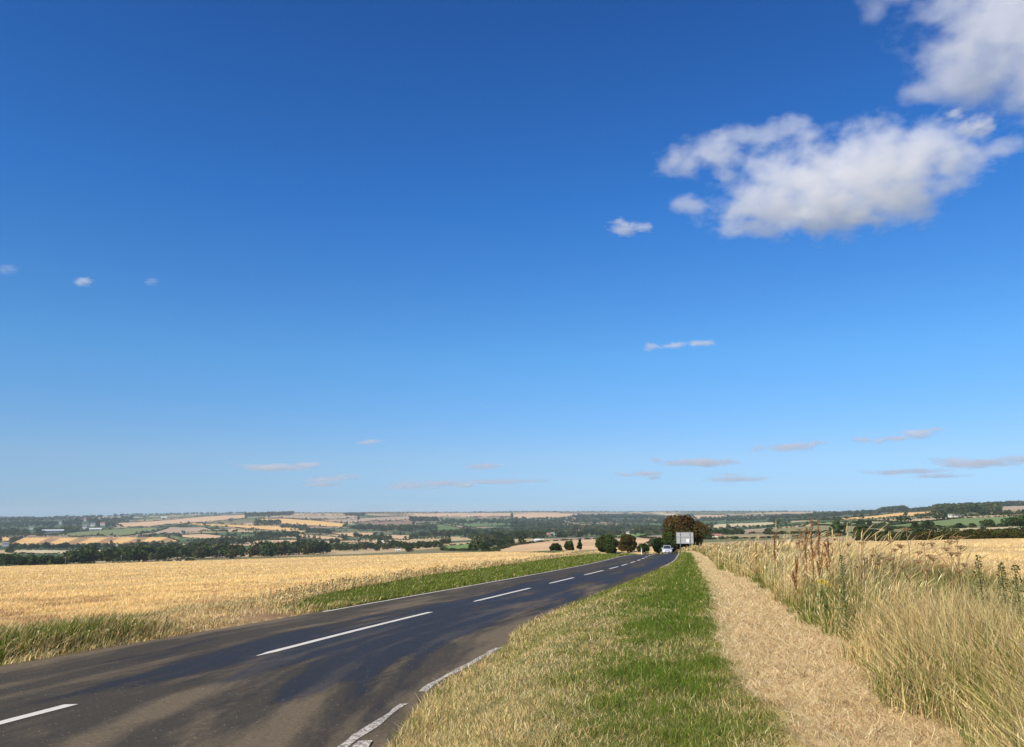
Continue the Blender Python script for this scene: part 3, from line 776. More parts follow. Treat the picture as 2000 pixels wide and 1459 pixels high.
# ------------------------------------------------------------------ grasses
def blade_arrays(x, y, h, w, az, lean, col, kind='blade', tipcol=None, z=None, face=None):
    """kind blade: 5 vertices; stem: thin stalk with a seed head, 8 vertices; az/lean: direction and reach of the tip"""
    N = len(x); z = terrain(x, y) if z is None else z
    face = R.uniform(0, math.pi, N) if face is None else face
    wx, wy = np.cos(face) * w * .5, np.sin(face) * w * .5
    dx, dy = np.sin(az) * lean * h, np.cos(az) * lean * h
    if kind == 'blade':
        ts = [(0, 1.0, 0, 0), (.55, .75, .28, .58), (1, 0, 1, 1)]
    else:
        ts = [(0, .8, 0, 0), (.45, .6, .2, .5), (.78, .5, .58, .83), (.88, 2.3, .76, .92), (1, 0, 1, 1)]
    hz = h * np.sqrt(np.maximum(.1, 1 - (lean * .7) ** 2))
    rows = []
    for (t, ww, b, zz) in ts:
        cx, cy, cz = x + dx * b, y + dy * b, z - .02 + hz * zz
        if ww == 0: rows.append(np.stack([cx, cy, cz], -1)[:, None])
        else: rows.append(np.stack([np.stack([cx - wx * ww, cy - wy * ww, cz], -1), np.stack([cx + wx * ww, cy + wy * ww, cz], -1)], 1))
    V = np.concatenate(rows, 1); nv = V.shape[1]
    base = np.arange(N)[:, None] * nv
    nq = (nv - 1) // 2 - 1
    Q = np.concatenate([base + np.array([2 * q, 2 * q + 1, 2 * q + 3, 2 * q + 2]) for q in range(nq)])
    T = base + np.array([nv - 3, nv - 2, nv - 1])
    c = np.repeat(col[:, None], nv, 1)
    if tipcol is not None: c[:, -3 if kind != 'blade' else -1:] = tipcol[:, None]
    return V.reshape(-1, 3), Q, T, c.reshape(-1, 3)

def blades_object(name, sets, label, cat):
    co, q, t, c, k = [], [], [], [], 0
    for s in sets:
        co.append(s[0]); q.append(s[1] + k); t.append(s[2] + k); c.append(s[3]); k += len(s[0])
    o = mesh_np(name, np.concatenate(co), [np.concatenate(q), np.concatenate(t)], GRASS, np.concatenate(c))
    tag(o, label, cat, kind='stuff')
    print(name, k, round(time.time() - T0, 1)); return o

def ysamp(n, y0, y1, p=2.0):
    """distances with density falling as y^-p"""
    u = R.uniform(size=n)
    if p == 1: return y0 * (y1 / y0) ** u
    a, b = y0 ** (1 - p), y1 ** (1 - p)
    return (a + u * (b - a)) ** (1 / (1 - p))
def inview(x, y, m=.10):
    return (y > 2.2) & (np.abs(x / np.maximum(y, .1)) < .66 + m + .6 / np.maximum(y, 1))
def pick(cols, w, n, var=.25):
    cols = np.array(cols); i = R.choice(len(cols), n, p=np.array(w) / sum(w))
    return cols[i] * R.uniform(1 - var, 1 + var, (n, 1)) * (1 + R.uniform(-.08, .08, (n, 3)))
def minw(w, x, y, k=.00065): return np.maximum(w, k * np.hypot(x, y))
GRN = [(.16, .20, .03), (.21, .25, .045), (.11, .15, .02), (.28, .29, .08)]
STRAW = [(.80, .63, .30), (.70, .54, .24), (.52, .38, .17), (.88, .74, .42)]
BROWNG = [(.30, .19, .09), (.22, .14, .07), (.36, .24, .12)]

VW = [(26, 1.5), (29, 2.6), (34, 4.0), (50, 6.6), (75, 7.4), (220, 7.6)]     # width of the verge across the road
# mown verge between the road and the path
def verge(n, y0, y1, p):
    y = ysamp(n, y0, y1, p); a = road_c(y) + road_r(y) - .02; b = path_l(y) + .30 + .28 * (vnoise(y * 0, y, .45, 25) - .5)
    t = R.uniform(0, 1, n); x = a + (b - a) * t + R.normal(0, .10, n) * (t > .9)
    y = y + R.normal(0, .15, n)
    w_ = x - .2826 * y; patch = .55 * vnoise(w_, y * .3, .9, 21) + .45 * vnoise(w_, y * .7, .45, 28); patch2 = vnoise(x, y, .32, 22); big = vnoise(w_, y * .4, 2.5, 23)
    g = patch * .5 + patch2 * .2 + big * .3
    green_w = np.clip(.40 + (g - .5) * 1.9 + .66 * np.exp(-((t - .68) / .24) ** 2) + .5 * (patch - .5) - .24 * (1 - sm(5, 7.5, y)) - .10 * (1 - sm(.2, .5, t)) - .15 * sm(.9, 1.0, t), .12, .93)
    green_w = np.where(y > 28, np.maximum(green_w, .80), green_w)
    band = np.exp(-((t - .68) / .25) ** 2) * sm(5.5, 9, y); lush = R.uniform(size=n) < band * (.55 + .4 * patch)
    isg = R.uniform(size=n) < green_w
    col = np.where(isg[:, None], np.where(lush[:, None], pick([(.10, .175, .022), (.13, .21, .03), (.07, .12, .016), (.17, .22, .05)], (4, 3, 3, 1), n), pick(GRN, (4, 4, 3, 2), n)), pick(STRAW + BROWNG, (3, 3, 2, 2, 1, 1, 1), n))
    tall = .04 + .05 * patch2 + .05 * band * patch + .08 * np.exp(-(t / .09) ** 2) + .06 * (R.uniform(size=n) < .05)
    h = tall * R.uniform(.5, 1.4, n) * np.where(isg, 1.0, .85)
    k = inview(x, y)
    return blade_arrays(x[k], y[k], h[k], minw(R.uniform(.003, .007, n), x, y)[k], R.uniform(0, 6.28, n)[k], R.uniform(.2, 1.3, n)[k], col[k])
blades_object('verge_grass', [verge(300000, 3.6, 26, 1.7), verge(90000, 22, 190, 1.6)], 'short green and straw-coloured grass on the verge between road and trodden path', 'grass')

# dry cut grass lying on the path
def litter(n, y0, y1, p, big=False):
    y = ysamp(n, y0, y1, p); a = path_l(y) + .02 + .3 * (vnoise(y * 0 + 9, y, .5, 26) - .5); b = path_r(y) + .15
    x = a + (b - a) * np.clip(R.beta(1.4, 1.3, n) * 1.1 - .05, 0, 1)
    y = y + R.normal(0, .2, n)
    k = inview(x, y); x, y = x[k], y[k]; m = len(x)
    pt = vnoise(x, y, .6, 31) * .5 + vnoise(x, y, .17, 32) * .5
    col = np.where((R.uniform(size=m) < .05 + .3 * (pt < .30))[:, None], pick(BROWNG, (2, 1, 2), m), pick([(.84, .68, .38), (.72, .56, .29), (.92, .80, .52), (.50, .36, .18)], (3, 3, 2, 1.5), m))
    L = R.uniform(.06, .24, m) * (1 + .8 * (R.uniform(size=m) < .1))
    if big: L = R.uniform(.14, .42, m); col = pick([(.92, .78, .48), (.86, .66, .36), (.50, .34, .16), (.26, .17, .08)], (4, 3, 2, 2), m)
    az = R.uniform(0, 6.28, m); zz = (.025 if big else 0) + terrain(x, y) + R.uniform(.01, .06, m)
    hw = minw(R.uniform(.0013, .0024, m) * (1.9 if big else 1), x, y, .00055 if big else .00032)
    d = np.stack([np.sin(az), np.cos(az)], -1); nrm = np.stack([-d[:, 1], d[:, 0]], -1) * hw[:, None] * .5
    c0 = np.stack([x, y], -1); c1 = c0 + d * L[:, None] * .5 + nrm * R.uniform(-18, 18, (m, 1)); c2 = c0 + d * L[:, None]
    zm = zz + R.uniform(.0, .07, m)
    V = np.stack([np.column_stack([c0 - nrm, zz]), np.column_stack([c0 + nrm, zz]), np.column_stack([c1 - nrm, zm]), np.column_stack([c1 + nrm, zm]), np.column_stack([c2, zz + R.uniform(-.01, .07, m)])], 1)
    base = np.arange(m)[:, None] * 5
    return V.reshape(-1, 3), base + np.array([0, 1, 3, 2]), base + np.array([2, 3, 4]), np.repeat(col[:, None], 5, 1).reshape(-1, 3)
def stubs(n, y0, y1, p):
    y = ysamp(n, y0, y1, p); a = path_l(y) - .1; b = path_r(y) + .1
    x = a + (b - a) * R.uniform(0, 1, n); y = y + R.normal(0, .2, n)
    k = inview(x, y); x, y = x[k], y[k]; m = len(x)
    e = (x - path_l(y)) / (path_r(y) - path_l(y))
    gr = R.uniform(size=m) < .05 + .3 * (1 - sm(0, .25, e)) * vnoise(x, y, .5, 33)
    col = np.where(gr[:, None], pick(GRN, (2, 2, 2, 3), m), pick([(.84, .66, .32), (.74, .56, .25), (.92, .77, .44), (.50, .36, .15)], (3, 3, 2, 1), m))
    return blade_arrays(x, y, R.uniform(.025, .09, m), minw(R.uniform(.0014, .0026, m), x, y, .00035), R.uniform(0, 6.28, m), R.uniform(.3, 1.3, m), col * (.75 + .5 * vnoise(x, y, .35, 34))[:, None])
blades_object('dry_grass_litter', [litter(170000, 3.6, 130, 1.9), litter(13000, 3.6, 26, 1.7, True), stubs(200000, 3.6, 130, 1.8)], 'loose straw-coloured cut grass lying along the trodden path', 'dry grass')

# tall uncut grass beside the path
def bank(n, y0, y1, p, mode):
    y = ysamp(n, y0, y1, p)
    width = 3.0 + .02 * y
    s = R.beta(1.0, 1.0, n) * width
    x = path_r(y) - .10 + s + (vnoise(y, y * 0, .9, 41) - .5) * .5
    y = y + R.normal(0, .12, n)
    clump = vnoise(x, y, .7, 42); c2 = vnoise(x, y, 2.4, 43)
    k = inview(x, y, .14)
    edge = sm(-.1, .5, s)
    lush = np.clip((c2 - .36) * 2.8 + .75 * sm(.9, 1.9, s) + .05 - .25 * (1 - sm(4, 8, y)), 0, 1)
    near = 1 - sm(9, 16, y)
    if mode == 'under':
        h = (.30 + .35 * edge) * R.uniform(.5, 1.3, n)
        col = np.where((R.uniform(size=n) < np.clip(.35 + .6 * (c2 - .45) * 1.5 + .25 * (1 - near), .1, .9))[:, None], pick(GRN + [(.06, .10, .02)], (3, 2, 3, 1, 3), n), pick(STRAW + BROWNG, (2, 3, 3, 1, 2, 1, 1), n))
        a = R.uniform(0, 6.28, n)
        return blade_arrays(x[k], y[k], h[k], minw(R.uniform(.005, .012, n), x, y)[k], a[k], R.uniform(.1, .9, n)[k], col[k])
    if mode == 'blade':
        k = k & (R.uniform(size=n) > .6 * lush)
        h = (.35 + .40 * edge) * R.uniform(.6, 1.2, n) * (.7 + .6 * clump)
        col = np.where((R.uniform(size=n) < .22 + .35 * (c2 > .5) * sm(.8, 2, s))[:, None], pick(GRN, (3, 2, 3, 2), n), pick(STRAW + BROWNG[:1], (4, 4, 2, 3, 1), n)) * (.55 + .6 * vnoise(x, y, .4, 47))[:, None]
        a = math.pi * .5 + R.normal(0, 1.1, n)
        return blade_arrays(x[k], y[k], h[k], minw(R.uniform(.003, .007, n), x, y)[k], a[k], np.abs(R.normal(.7, .45, n)).clip(0, 1.25)[k], col[k])
    if mode == 'green':
        gk = k & (s > .5) & (R.uniform(size=n) < lush)
        h = (.5 + .4 * sm(.5, 1.8, s)) * (.72 + .30 * sm(9, 18, y)) * R.uniform(.6, 1.1, n) * (.75 + .45 * clump)
        col = pick([(.15, .16, .04), (.09, .115, .025), (.20, .20, .055), (.28, .24, .10), (.17, .12, .055)], (3, 4, 2, 2, 2), n)
        return blade_arrays(x[gk], y[gk], h[gk], minw(R.uniform(.006, .014, n), x, y)[gk], R.uniform(0, 6.28, n)[gk], R.uniform(.05, .6, n)[gk], col[gk])
    if mode == 'arc':
        col = pick([(.92, .78, .48), (.84, .66, .34), (.62, .38, .16), (.40, .27, .13)], (4, 3, 1.5, 1.5), n)
        h = (.45 + .45 * edge) * R.uniform(.7, 1.1, n) * (.85 + .3 * sm(9, 18, y))
        az = math.pi * .5 + R.normal(0, .9, n) + (clump - .5) * 3
        return blade_arrays(x[k], y[k], h[k], minw(R.uniform(.0026, .0042, n), x, y, .0005)[k], az[k], R.uniform(.3, 1.2, n)[k], col[k])
    k = k & (R.uniform(size=n) > .72 * lush)
    tall = .64 + .52 * sm(9, 18, y) + .34 * sm(13, 18, y) * (1 - sm(27, 42, y)); tall = tall * .93
    h = (.6 + .4 * edge) * (1 - .16 * sm(1.6, 2.8, s)) * tall * R.uniform(.6, 1.15, n) * (.72 + .5 * clump) * (.8 + .4 * c2)
    rust = vnoise(x, y, .8, 44) > .80
    col = pick(STRAW, (4, 4, 2, 3), n); col = np.where(rust[:, None], pick([(.46, .25, .09), (.56, .34, .14)], (1, 1), n), col) * (.62 + .55 * vnoise(x, y, .45, 46))[:, None]
    tip = col * R.uniform(.75, 1.1, (n, 1))
    a = math.pi * .5 + R.normal(.0, .7, n) + (clump - .5) * 3
    return blade_arrays(x[k], y[k], h[k], minw(R.uniform(.0028, .0045, n), x, y, .0005)[k], a[k], np.abs(R.normal(.62, .32, n) + (vnoise(x, y, 1.3, 45) - .5) * .9).clip(0, 1.2)[k], col[k], 'stem', tip[k])
blades_object('tall_grass', [bank(80000, 3.2, 60, 1.6, 'under'), bank(70000, 3.2, 60, 1.7, 'blade'), bank(85000, 3.2, 110, 1.5, 'green'), bank(40000, 3.2, 70, 1.6, 'stem'), bank(4200, 3.2, 30, 1.5, 'arc'),
    bank(22000, 40, 190, 1.3, 'under'), bank(9000, 40, 190, 1.3, 'stem')], 'tall dry seeding grass with green undergrowth filling the bank beside the path', 'grass')

# crop stubble of the two golden fields
def crop_pts(n, y0, y1, p, side):
    y = ysamp(n, y0, y1, p)
    if side < 0:
        b = road_c(y) - road_l(y) - np.where(y < 18.5, 7.3, np.where(y < 27, 2.0, interp(y, VW) + .2)); a = -.78 * y - 1
        x = b + (a - b) * R.uniform(0, 1, n)
    else:
        a = path_r(y) + 3.2; b = .78 * y + 1; x = a + (b - a) * R.uniform(0, 1, n)
        x = np.where(b > a, x, -9e3)
    return x, y
def crop(n, y0, y1, p, side):
    x, y = crop_pts(n, y0, y1, p, side)
    y = y + R.normal(0, .2, n)
    k = (np.abs(x) < 9e2) & inview(x, y); x, y = x[k], y[k]; m = len(x)
    rows = vnoise(x - .32 * y, y * .05, 1.5, 51) * .6 + vnoise(x - .32 * y, y * .08, .5, 57) * .4          # faint drill rows and lodged patches
    pt = vnoise(x, y, 3.0, 52) * .6 + vnoise(x, y, .9, 53) * .4
    L = -(x - road_c(y)) - road_l(y)
    gate = (1 - sm(3.5, 8, L)) * sm(16.5, 19, y) * (1 - sm(27, 32, y)) * (side < 0)
    h = (.06 + .09 * pt + .07 * rows) * R.uniform(.6, 1.25, m) * (1 - .55 * gate)
    keep = (R.uniform(size=m) > .6 * gate * (pt < .62)) & (R.uniform(size=m) > .75 * (rows < .42))
    col = pick([(.80, .59, .27), (.68, .48, .20), (.88, .70, .36), (.46, .30, .13)], (4, 3, 3, 1.2), m) * (.62 + .35 * pt + .45 * rows)[:, None]; col = np.where((R.uniform(size=m) < .6 * (pt < .44) * (1 - sm(30, 60, y)))[:, None], pick([(.42, .26, .13), (.5, .33, .19)], (1, 1), m), col)
    az = R.normal(1.2, 1.2, m)
    return blade_arrays(x[keep], y[keep], h[keep], minw(R.uniform(.004, .008, m), x, y, .00062)[keep], az[keep], R.uniform(.1, 1.0, m)[keep], col[keep])
blades_object('stubble', [crop(290000, 17, 80, 1.9, -1), crop(90000, 70, 230, 1.8, -1), crop(80000, 12, 230, 1.6, 1)], 'ripe golden straw of the harvested fields on both sides of the road', 'stubble')

# the verge on the far side of the road
def far_verge(n, y0, y1, p, w0, w1, mode):
    y = ysamp(n, y0, y1, p)
    if y0 < 22: off = w0 + (w1 - w0) * R.uniform(0, 1, n)
    elif mode == 'green': off = interp(y, VW) * R.uniform(0, 1, n)
    else: off = interp(y, VW) - .3 + 2.4 * R.beta(1, 1.6, n)
    x = road_c(y) - road_l(y) - off + .05
    y = y + R.normal(0, .12, n); k = inview(x, y, .7 if y0 < 22 else .1); x, y = x[k], y[k]; m = len(x)
    L = -(x - road_c(y)) - road_l(y)
    pt = vnoise(x, y, .8, 61); p2 = vnoise(x, y, 2.5, 62)
    gate = sm(19, 20.5, y) * (1 - sm(25.5, 28.5, y))
    if mode == 'gate':
        keep = R.uniform(size=m) < np.clip((p2 * .5 + pt * .5 - .30) * 2.6 + .25 * sm(2, 4, L), .04, 1)
        col = pick(STRAW + BROWNG + [(.20, .22, .07)], (4, 4, 3, 2, 1, .6, 1, 1.6), m)
        return blade_arrays(x[keep], y[keep], (R.uniform(.05, .20, m) * (.5 + pt))[keep], minw(R.uniform(.004, .008, m), x, y, .0007)[keep], R.uniform(0, 6.28, m)[keep], R.uniform(.3, 1.2, m)[keep], col[keep])
    if mode == 'green':
        dry = (1 - sm(19.5, 21, y)) * .22 + .5 * (1 - sm(.2, .7, L)) * (y < 24) + sm(26, 27, y) * (1 - sm(27, 31, y)) * .4
        col = np.where((R.uniform(size=m) < .07 + dry * (pt > .35))[:, None], pick(STRAW + BROWNG, (3, 3, 2, 2, 1, 1, 1), m), pick([(.14, .19, .03), (.19, .24, .045), (.10, .14, .02), (.26, .28, .08)], (4, 3, 3, 1.5), m))
        h = np.where(y < 20.5, .10 + .12 * pt + .3 * sm(.2, .7, L) * (1 - sm(1.8, 2.6, L)), .11 + .12 * pt) * R.uniform(.5, 1.3, m)
        keep = R.uniform(size=m) > gate * .96
        az = R.normal(1.9, .9, m)
        return blade_arrays(x[keep], y[keep], h[keep], minw(R.uniform(.005, .011, m), x, y, .0008)[keep], az[keep], R.uniform(.2, 1.0, m)[keep], col[keep])
    col = pick(STRAW + BROWNG, (3, 4, 3, 1.5, 1.5, .6, 1.5), m); h = (.16 + .34 * pt) * R.uniform(.5, 1.25, m) * (.6 + .7 * p2)
    keep = R.uniform(size=m) > gate
    return blade_arrays(x[keep], y[keep], h[keep], minw(R.uniform(.003, .005, m), x, y, .0007)[keep], R.normal(1.6, 1, m)[keep], np.abs(R.normal(.25, .2, m)).clip(0, .9)[keep], col[keep], 'stem', (col * .85)[keep])
blades_object('roadside_grass', [far_verge(80000, 4, 21, .6, 0, 7.5, 'green'), far_verge(110000, 25, 200, 1.4, 0, 4.2, 'green')], 'green grass of the verge along the far side of the road', 'grass')
blades_object('dry_roadside_grass', [far_verge(15000, 27, 210, 1.2, 3.9, 6.3, 'tall'), far_verge(34000, 18.5, 30, 1.0, 0.15, 6.5, 'gate'), far_verge(9000, 5, 20.8, .6, .5, 2.3, 'tall')], 'band of tall dry seeding grass between the green verge and the golden field', 'grass')
# ------------------------------------------------------------------ built things
import bmesh
def prim(fn):
    bm = bmesh.new(); fn(bm); me = bpy.data.meshes.new('m'); bm.to_mesh(me); bm.free(); return me
def box(bm, c, s, rz=0.0, bevel=0.0):
    r = bmesh.ops.create_cube(bm, size=1.0)
    vs = r['verts']
    for v in vs:
        x, y, z = v.co.x * s[0], v.co.y * s[1], v.co.z * s[2]
        v.co = Vector((c[0] + x * math.cos(rz) - y * math.sin(rz), c[1] + x * math.sin(rz) + y * math.cos(rz), c[2] + z))
    if bevel:
        es = list({e for v in vs for e in v.link_edges})
        bmesh.ops.bevel(bm, geom=es, offset=bevel, segments=2, affect='EDGES')
def cyl(bm, c, r, h, axis='z', seg=12, r2=None):
    q = bmesh.ops.create_cone(bm, cap_ends=True, segments=seg, radius1=r, radius2=r if r2 is None else r2, depth=h)
    for v in q['verts']:
        p = v.co.copy()
        if axis == 'x': p = Vector((p.z, p.y, p.x))
        if axis == 'y': p = Vector((p.x, p.z, p.y))
        v.co = Vector(c) + p
def part(name, mat, parent, fn, smooth=False, loc=None):
    bm = bmesh.new(); fn(bm); bmesh.ops.recalc_face_normals(bm, faces=bm.faces)
    me = bpy.data.meshes.new(name); bm.to_mesh(me); bm.free(); me.materials.append(mat)
    if smooth: me.polygons.foreach_set('use_smooth', [True] * len(me.polygons))
    o = bpy.data.objects.new(name, me); COL.objects.link(o); o.parent = parent
    if loc: o.location = loc
    return o
ALU = simple_mat('galvanised_metal', (.36, .375, .37), .6, .25, .4, 0, 6, .08)
POST = simple_mat('galvanised_post', (.26, .27, .27), .5, .3, .4, 0, 9, .12)
WHITE = simple_mat('white_sticker', (.85, .85, .85), .5, 0, .3, 0, 9, .03)
DARK = simple_mat('dark_rubber', (.02, .02, .022), .7, 0, .3, 0, 20, .2)

# road sign seen from behind
x, y, z = at_r(1337, 132)
sg = empty('road_sign', (x, y, z), math.radians(-10))
tag(sg, 'large rectangular road sign seen from its grey back on two posts', 'road sign')
part('sign_panel', ALU, sg, lambda bm: box(bm, (0, 0, 2.25), (2.66, .04, 1.78), bevel=.012))
part('panel_frame', POST, sg, lambda bm: [box(bm, (0, -.035, 3.13), (2.70, .05, .05)), box(bm, (0, -.035, 1.37), (2.70, .05, .05)), box(bm, (-1.33, -.035, 2.25), (.05, .05, 1.70)), box(bm, (1.33, -.035, 2.25), (.05, .05, 1.70))])
part('rail', POST, sg, lambda bm: box(bm, (0, -.045, 2.38), (2.60, .04, .07)))
for sx in (-.72, .78):
    part('post', POST, sg, lambda bm: cyl(bm, (sx, -.115, 1.42), .055, 3.3, seg=16), True)
    part('clamp', DARK, sg, lambda bm: [box(bm, (sx, -.11, 1.9), (.16, .13, .05)), box(bm, (sx, -.11, 2.75), (.16, .13, .05))])
part('sticker', WHITE, sg, lambda bm: box(bm, (.45, -.024, 1.83), (.40, .006, .46)))

# oncoming car
PAINT = simple_mat('silver_paint', (.62, .64, .68), .28, .35, .5, 0, 2, .03)
GLASS = simple_mat('car_glass', (.03, .035, .045), .08, 0, .8, 0, 2, .1)
LAMP = simple_mat('lamp_glass', (.8, .82, .85), .1, .1, .8, 0, 2, .02)
yc = 150.0
x = float(road_c(np.array([yc]))[0]) + 1.75; z = float(terrain(x, yc)) + .03
hd = math.atan2(-(float(road_c(np.array([yc + 3]))[0]) - float(road_c(np.array([yc - 3]))[0])), 6)
car = empty('car', (x, yc, z), hd)
tag(car, 'silver-white hatchback car coming towards the viewer round the bend', 'car')
def loft(bm, secs):
    rings = []
    for (yy, zb, zt, wb, wt) in secs:
        pts = [(-wb * .94, zb), (-wb, zb + .18), (-wb, zt - .12), (-wt, zt), (wt, zt), (wb, zt - .12), (wb, zb + .18), (wb * .94, zb)]
        rings.append([bm.verts.new((px, yy, pz)) for px, pz in pts])
    for a, b in zip(rings, rings[1:]):
        for k in range(8): bm.faces.new((a[k], a[(k + 1) % 8], b[(k + 1) % 8], b[k]))
    bm.faces.new(rings[0][::-1]); bm.faces.new(rings[-1])
body = part('body', PAINT, car, lambda bm: loft(bm, [(-2.02, .32, .62, .72, .62), (-1.92, .22, .78, .84, .74), (-1.2, .2, .93, .89, .80), (-.7, .2, .98, .9, .82), (1.1, .2, 1.0, .9, .82), (1.85, .24, .98, .87, .78), (2.0, .34, .9, .78, .7)]), True)
def cabin(bm):
    lo = [(-.72, -.85, .97), (.72, -.85, .97), (.76, 1.82, .97), (-.76, 1.82, .97)]; hi = [(-.60, -.1, 1.46), (.60, -.1, 1.46), (.60, 1.3, 1.46), (-.60, 1.3, 1.46)]
    a = [bm.verts.new(p) for p in lo]; b = [bm.verts.new(p) for p in hi]
    for k in range(4): bm.faces.new((a[k], a[(k + 1) % 4], b[(k + 1) % 4], b[k]))
    bm.faces.new(b)
part('windows', GLASS, car, cabin)
part('roof', PAINT, car, lambda bm: [box(bm, (0, .6, 1.475), (1.2, 1.4, .05), bevel=.02)])
for sx in (-1, 1):
    part('pillar', PAINT, car, lambda bm: [bm.faces.new([bm.verts.new(p) for p in ((sx * .74, -.87, .97), (sx * .68, -.90, .97), (sx * .55, -.13, 1.47), (sx * .62, -.12, 1.47))])])
    part('headlight', LAMP, car, lambda bm: box(bm, (sx * .62, -1.93, .68), (.30, .14, .15), rz=sx * .25, bevel=.03))
    part('mirror', PAINT, car, lambda bm: box(bm, (sx * .98, -.62, 1.0), (.2, .1, .14), bevel=.03))
    for wy in (-1.28, 1.3):
        wh = part('wheel', DARK, car, lambda bm: cyl(bm, (sx * .80, wy, .31), .31, .2, 'x', 20))
        part('rim', ALU, wh, lambda bm: cyl(bm, (sx * .905, wy, .31), .2, .03, 'x', 14))
part('grille', DARK, car, lambda bm: [box(bm, (0, -2.0, .60), (.8, .06, .12)), box(bm, (0, -1.99, .36), (1.1, .06, .14))])
part('number_plate', WHITE, car, lambda bm: box(bm, (0, -2.045, .47), (.5, .02, .11)))

# verge marker post by the bend
x, y, z = at_r(1252, 128)
mp_ = empty('marker_post', (x, y, z)); tag(mp_, 'small white marker post on the grass where the road bends away', 'post')
part('post', WHITE, mp_, lambda bm: cyl(bm, (0, 0, .45), .06, 1.0, seg=10))
part('reflector', simple_mat('reflector', (.5, .05, .03), .3), mp_, lambda bm: box(bm, (0, -.062, .8), (.07, .015, .12)))

# houses and barns in the valley
WALLM = {'w': simple_mat('white_render', (.78, .76, .72), .9, scale=.5, var=.06), 'b': simple_mat('brick', (.36, .2, .14), .9, scale=.5, var=.1), 'p': simple_mat('pale_sheeting', (.62, .63, .6), .7, scale=.5, var=.08)}
ROOFM = {'g': simple_mat('grey_slate', (.17, .17, .18), .8, scale=.5, var=.15), 'r': simple_mat('red_tile', (.36, .15, .10), .9, scale=.5, var=.15), 'p': simple_mat('pale_roof', (.6, .61, .6), .6, scale=.5, var=.06)}
def house(name, label, cat, u, v, wpx, hpx, wall, roof, group, rot=0.0, chim=True):
    x, y, z = at3(u, v, rmin=420); r = math.hypot(x, y); w = wpx * r / F; h = hpx * r / F
    d = min(w * .7, 12.0); o = empty(name, (x, y, z - .3), rot - math.atan2(x, y)); tag(o, label, cat, group)
    def wl_(bm):
        v_ = [bm.verts.new(p) for p in ((-w / 2, -d / 2, 0), (w / 2, -d / 2, 0), (w / 2, d / 2, 0), (-w / 2, d / 2, 0), (-w / 2, -d / 2, h * .62), (w / 2, -d / 2, h * .62), (w / 2, d / 2, h * .62), (-w / 2, d / 2, h * .62), (-w / 2, 0, h), (w / 2, 0, h))]
        for f in ((0, 1, 5, 4), (2, 3, 7, 6), (1, 2, 6, 9, 5), (3, 0, 4, 8, 7), (0, 3, 2, 1)): bm.faces.new([v_[i] for i in f])
    part('wall', WALLM[wall], o, wl_)
    def rf(bm):
        e, k = .03 * w + .2, .15
        for s in (-1, 1):
            a = [(-w / 2 - e, s * (d / 2 + e), h * .60), (w / 2 + e, s * (d / 2 + e), h * .60), (w / 2 + e, 0, h + k), (-w / 2 - e, 0, h + k)]
            lo = [bm.verts.new(p) for p in a]; hi = [bm.verts.new((p[0], p[1], p[2] + .25)) for p in a]
            bm.faces.new(lo); bm.faces.new(hi[::-1])
            for q in range(4): bm.faces.new((lo[q], lo[(q + 1) % 4], hi[(q + 1) % 4], hi[q]))
    rf_ = part('roof', ROOFM[roof], o, rf)
    if chim: part('chimney', WALLM['b'], rf_, lambda bm: box(bm, (w * .3, 0, h + .9), (.9, .9, 1.8)))
    nwin = max(2, min(5, int(w / 4)))
    for q in range(nwin):
        part('window', GLASS, o, lambda bm: box(bm, (-w / 2 + w * (q + .5) / nwin, -d / 2 - .02, h * .32), (min(1.4, w / nwin * .5), .1, min(1.5, h * .25))))
V_ = 'houses of the village among the far trees'
